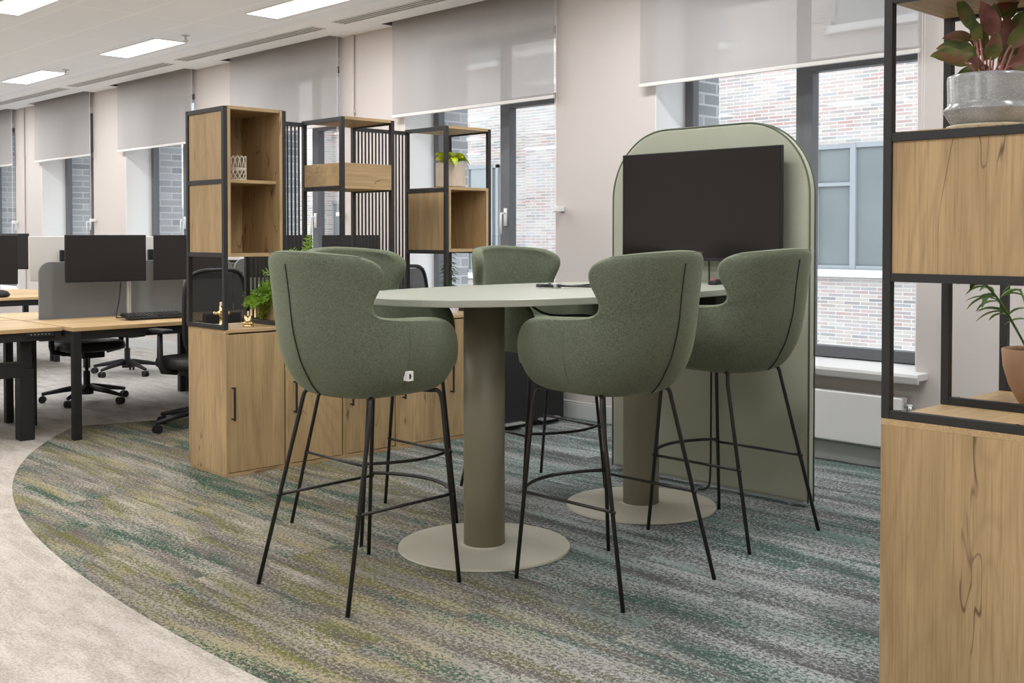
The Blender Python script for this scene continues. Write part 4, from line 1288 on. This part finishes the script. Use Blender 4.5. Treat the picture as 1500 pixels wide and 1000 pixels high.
# monitors
def make_monitor(mat_face, mat_back, loc, rz, lab, Wd=0.56, Ht=0.325, arm=True, zb=0.965, grp='desk monitors', pdy=0.0):
    """screen faces local +x; location = desk point below centre; zb = bottom of screen above floor"""
    t = thing('monitor', lab, 'monitor', loc, rz, grp)
    z0 = zb - loc[2]
    MB().box(-0.018, 0.0, -Wd / 2, Wd / 2, z0, z0 + Ht).build('case', mat_back, t, bevel=0.004, seg=2)
    MB().box(-0.001, 0.0015, -Wd / 2 + 0.006, Wd / 2 - 0.006, z0 + 0.014, z0 + Ht - 0.006).build('screen', mat_face, t)
    g = MB(); g.box(-0.045, -0.018, -0.06, 0.06, z0 + Ht / 2 - 0.06, z0 + Ht / 2 + 0.06); mo = g.build('mount_plate', 'plastic', t, bevel=0.004)
    if arm:
        g = MB(); g.tube([(-0.10, pdy, 0.0), (-0.10, pdy, z0 + Ht / 2)], 0.016, 16); g.lathe([(0.05, 0.0), (0.05, 0.008)], (-0.10, pdy), 24)
        g.build('pole', 'silver', t, smooth=False)
        g = MB(); g.tube([(-0.10, pdy, z0 + Ht / 2), (-0.045, 0, z0 + Ht / 2)], 0.014, 12); g.build('arm', 'plastic', t)
    return t
ZD = 0.71
make_monitor('screen', 'plastic', (-7.48, 3.295, ZD), R(-4), 'black desk monitor left of the near shelf tower, above the keyboard', pdy=0.19)
make_monitor('screen', 'plastic', (-7.48, 3.93, ZD), R(-3), 'black desk monitor partly behind the leftmost shelf tower')
make_monitor('screen', 'plastic', (-7.48, 4.70, ZD), R(0), 'dark desk monitor seen behind the slatted screen, left one')
make_monitor('screen', 'plastic', (-7.48, 5.36, ZD), R(0), 'dark desk monitor seen behind the middle tower, near the window')
make_monitor('screen', 'plastic', (-7.55, 2.44, ZD), R(-2), 'black desk monitor cut by the left edge of the photo')
make_monitor('screen', 'pale', (-7.93, 3.20, ZD), R(180), 'pale backed monitor left of the black monitor above the keyboard', 0.54, 0.315, grp='pale backed monitors')
make_monitor('screen', 'pale', (-7.93, 3.86, ZD), R(180), 'pale backed monitor between the two black monitors', 0.54, 0.315, grp='pale backed monitors')
make_monitor('screen', 'pale', (-7.95, 5.05, ZD), R(180), 'pale backed monitor behind the middle shelf tower', 0.30, 0.33, grp='pale backed monitors')
make_monitor('screen', 'plastic', (-10.9, 3.75, ZD), R(-20), 'dark monitor on the far desk row at the left', 0.54, 0.34)
make_monitor('screen', 'plastic', (-10.9, 2.9, ZD), R(-5), 'dark monitor on the far desk row, beyond the left edge monitor', 0.54, 0.34)

# keyboard
kb = thing('keyboard', 'black keyboard on the oak desk below the black monitor', 'keyboard', (-7.25, 3.53, ZD + 0.009), R(-3))
kb.rotation_euler = (0, R(8), R(-3))
MB().box(-0.075, 0.075, -0.215, 0.215, 0.003, 0.02).build('case', 'plastic', kb, bevel=0.004)
g = MB()
for r_ in range(5):
    for k in range(15):
        x = -0.058 + r_ * 0.027; y = -0.20 + k * 0.0275
        g.box(x - 0.010, x + 0.010, y - 0.0105, y + 0.0105, 0.02, 0.027)
g.build('keys', 'screen', kb, bevel=0.002)['kind'] = 'stuff'
g = MB(); g.box(-0.07, -0.05, -0.19, -0.16, 0, 0.004); g.box(-0.07, -0.05, 0.16, 0.19, 0, 0.004); g.box(0.05, 0.07, -0.19, 0.19, 0, 0.004); g.build('foot', 'plastic', kb)
g = MB(); g.tube(catmull([(-7.56, 3.43, 0.955), (-7.54, 3.41, 0.84), (-7.50, 3.37, 0.725), (-7.44, 3.36, 0.716), (-7.42, 3.42, 0.716), (-7.38, 3.48, 0.716), (-7.33, 3.50, 0.725)], 6), 0.004, 6)
tag(g.build('cable', 'plastic'), 'black cable trailing from the monitor pole to the keyboard', 'cable')
# speakerphone-like black device on the left desk and far desk
for loc, lb in (((-7.10, 2.34, ZD), 'dark rounded desk device at the left edge of the photo'), ((-10.75, 3.72, ZD), 'dark rounded device on the far desk')):
    t = thing('desk_speaker', lb, 'speaker', loc)
    g = MB(); g.lathe([(0.05, 0), (0.075, 0.01), (0.08, 0.03), (0.06, 0.055), (0.02, 0.068)], (0, 0), 28); g.build('body', 'plastic', t, smooth=True)
    g = MB(); g.lathe([(0.018, 0.067), (0.018, 0.072)], (0, 0), 16); g.build('button', 'silver', t)

# ------------------------------------------------------------------ office chairs
def make_office_chair():
    """faces local +x"""
    t = thing('office_chair', 'x', 'office chair', (0, 0, 0), 0, 'black mesh office chairs')
    g = MB(); g.lathe([(0.05, 0.06), (0.05, 0.13), (0.03, 0.14)], (0, 0), 20); g.build('hub', 'plastic', t)
    for k in range(5):
        a = 2 * PI * k / 5 + 0.35; ca, sa = math.cos(a), math.sin(a)
        g = MB(); g.tube([(0.04 * ca, 0.04 * sa, 0.115), (0.18 * ca, 0.18 * sa, 0.095), (0.325 * ca, 0.325 * sa, 0.068)], [0.026, 0.02, 0.013], 10)
        l = g.build('star_leg', 'plastic', t, smooth=True)
        g = MB(); cx, cy_ = 0.32 * ca, 0.32 * sa
        for s_ in (-1, 1):
            ox, oy = -sa * 0.017 * s_, ca * 0.017 * s_
            g.tube([(cx + ox * 0.45, cy_ + oy * 0.45, 0.027), (cx + ox * 1.4, cy_ + oy * 1.4, 0.027)], 0.027, 18)
        g.build('caster', 'plastic', l)
    g = MB(); g.lathe([(0.026, 0.13), (0.026, 0.24), (0.014, 0.24), (0.014, 0.36)], (0, 0), 20); g.build('gas_stem', 'plastic', t)
    g = MB(); g.box(-0.14, 0.12, -0.09, 0.09, 0.345, 0.405); g.box(0.0, 0.06, -0.22, -0.06, 0.37, 0.39); g.build('mechanism', 'plastic', t, bevel=0.02, seg=3)
    g = MB(); rings = []
    for s_, z in [(0.86, 0.405), (0.98, 0.415), (1.0, 0.44), (0.97, 0.468), (0.85, 0.478), (0.4, 0.474)]:
        rings.append([g.b.verts.new((p[0], p[1], z)) for p in superell(0.02, 0, 0.245 * s_, 0.25 * s_, 3.2, 40)])
    for i in range(len(rings) - 1):
        for k in range(40): g.b.faces.new((rings[i][k], rings[i][(k + 1) % 40], rings[i + 1][(k + 1) % 40], rings[i + 1][k]))
    g.b.faces.new(rings[0][::-1]); g.b.faces.new(rings[-1])
    g.build('seat', 'plastic', t, smooth=True)
    # back: frame loop + mesh
    def bp(u, z):  # u in -1..1, z 0..1
        zz = 0.50 + 0.56 * z
        hw = 0.215 + 0.02 * math.sin(PI * z)
        x = -0.20 - 0.06 * z - 0.04 * (1 - abs(2 * z - 0.7)) + 0.055 * u * u
        return Vector((x, u * hw, zz))
    loop = []
    for k in range(40):
        th = 2 * PI * k / 40; c_, s_ = math.cos(th), math.sin(th)
        u = math.copysign(abs(c_) ** (2 / 4.5), c_); v = math.copysign(abs(s_) ** (2 / 4.5), s_)
        loop.append(bp(u, 0.5 + 0.5 * v))
    g = MB(); g.tube(loop + [loop[0], loop[1]], 0.014, 8, False); g.build('back_frame', 'plastic', t, smooth=True)
    g = MB(); n = 10; gr = [[g.b.verts.new(bp(-0.95 + 1.9 * i / n, 0.03 + 0.94 * j / n)) for i in range(n + 1)] for j in range(n + 1)]
    for j in range(n):
        for i in range(n): g.b.faces.new((gr[j][i], gr[j][i + 1], gr[j + 1][i + 1], gr[j + 1][i]))
    g.build('back_mesh', 'mesh', t, smooth=True)
    g = MB(); g.tube([(-0.12, 0, 0.38), (-0.24, 0, 0.42), (-0.285, 0, 0.55), (-0.30, 0, 0.75)], [0.028, 0.03, 0.026, 0.018], 10); g.build('back_support', 'plastic', t, smooth=True)
    g = MB(); g.box(-0.295, -0.262, -0.14, 0.14, 0.68, 0.79); g.build('lumbar_pad', 'plastic', t, bevel=0.014, seg=3)
    for s_ in (1, -1):
        g = MB(); g.tube([(0.0, s_ * 0.17, 0.385), (0.0, s_ * 0.27, 0.40), (0.01, s_ * 0.285, 0.45), (0.01, s_ * 0.285, 0.655)], [0.02, 0.022, 0.022, 0.018], 10)
        ar = g.build('armrest', 'plastic', t, smooth=True)
        g = MB(); g.box(-0.10, 0.14, s_ * 0.285 - 0.038, s_ * 0.285 + 0.038, 0.652, 0.678); g.build('arm_pad', 'plastic', ar, bevel=0.01, seg=3)
    return t
oc = make_office_chair()
och = [((-6.80, 3.63, 0), 183, 'black mesh office chair tucked behind the near shelf tower'), ((-8.46, 3.56, 0), 5, 'black office chair seen below the desk, on the far side of it'),
       ((-6.70, 5.12, 0), 180, 'black mesh office chair behind the lime plant tower, near the window'), ((-9.9, 4.55, 0), 200, 'black office chair further back, caster just visible under the desks'),
       ((-8.60, 2.10, 0), 10, 'black office chair under the sit-stand desk at the left edge'), ((-8.5, 5.0, 0), 10, 'black office chair behind the cabinets on the far side of the divider')]
for i, (l, a, lb) in enumerate(och):
    if i == 0: oc.location = l; oc.rotation_euler = (0, 0, R(a)); oc['label'] = lb
    else: copy_tree(oc, None, l, R(a), lb)

# ------------------------------------------------------------------ daylight
wd = bpy.data.worlds.new('sky'); SC.world = wd; wd.use_nodes = True
nt = wd.node_tree; nt.nodes.clear()
o = nt.nodes.new('ShaderNodeOutputWorld'); bg = nt.nodes.new('ShaderNodeBackground')
tc = nt.nodes.new('ShaderNodeTexCoord'); nz = nt.nodes.new('ShaderNodeTexNoise'); nz.inputs['Scale'].default_value = 2.0
rp = nt.nodes.new('ShaderNodeValToRGB')
rp.color_ramp.elements[0].color = (0.80, 0.90, 1.0, 1); rp.color_ramp.elements[1].color = (0.92, 0.96, 1, 1)
nt.links.new(tc.outputs['Generated'], nz.inputs['Vector']); nt.links.new(nz.outputs['Fac'], rp.inputs[0]); nt.links.new(rp.outputs[0], bg.inputs[0])
bg.inputs[1].default_value = 4.6
nt.links.new(bg.outputs[0], o.inputs[0])
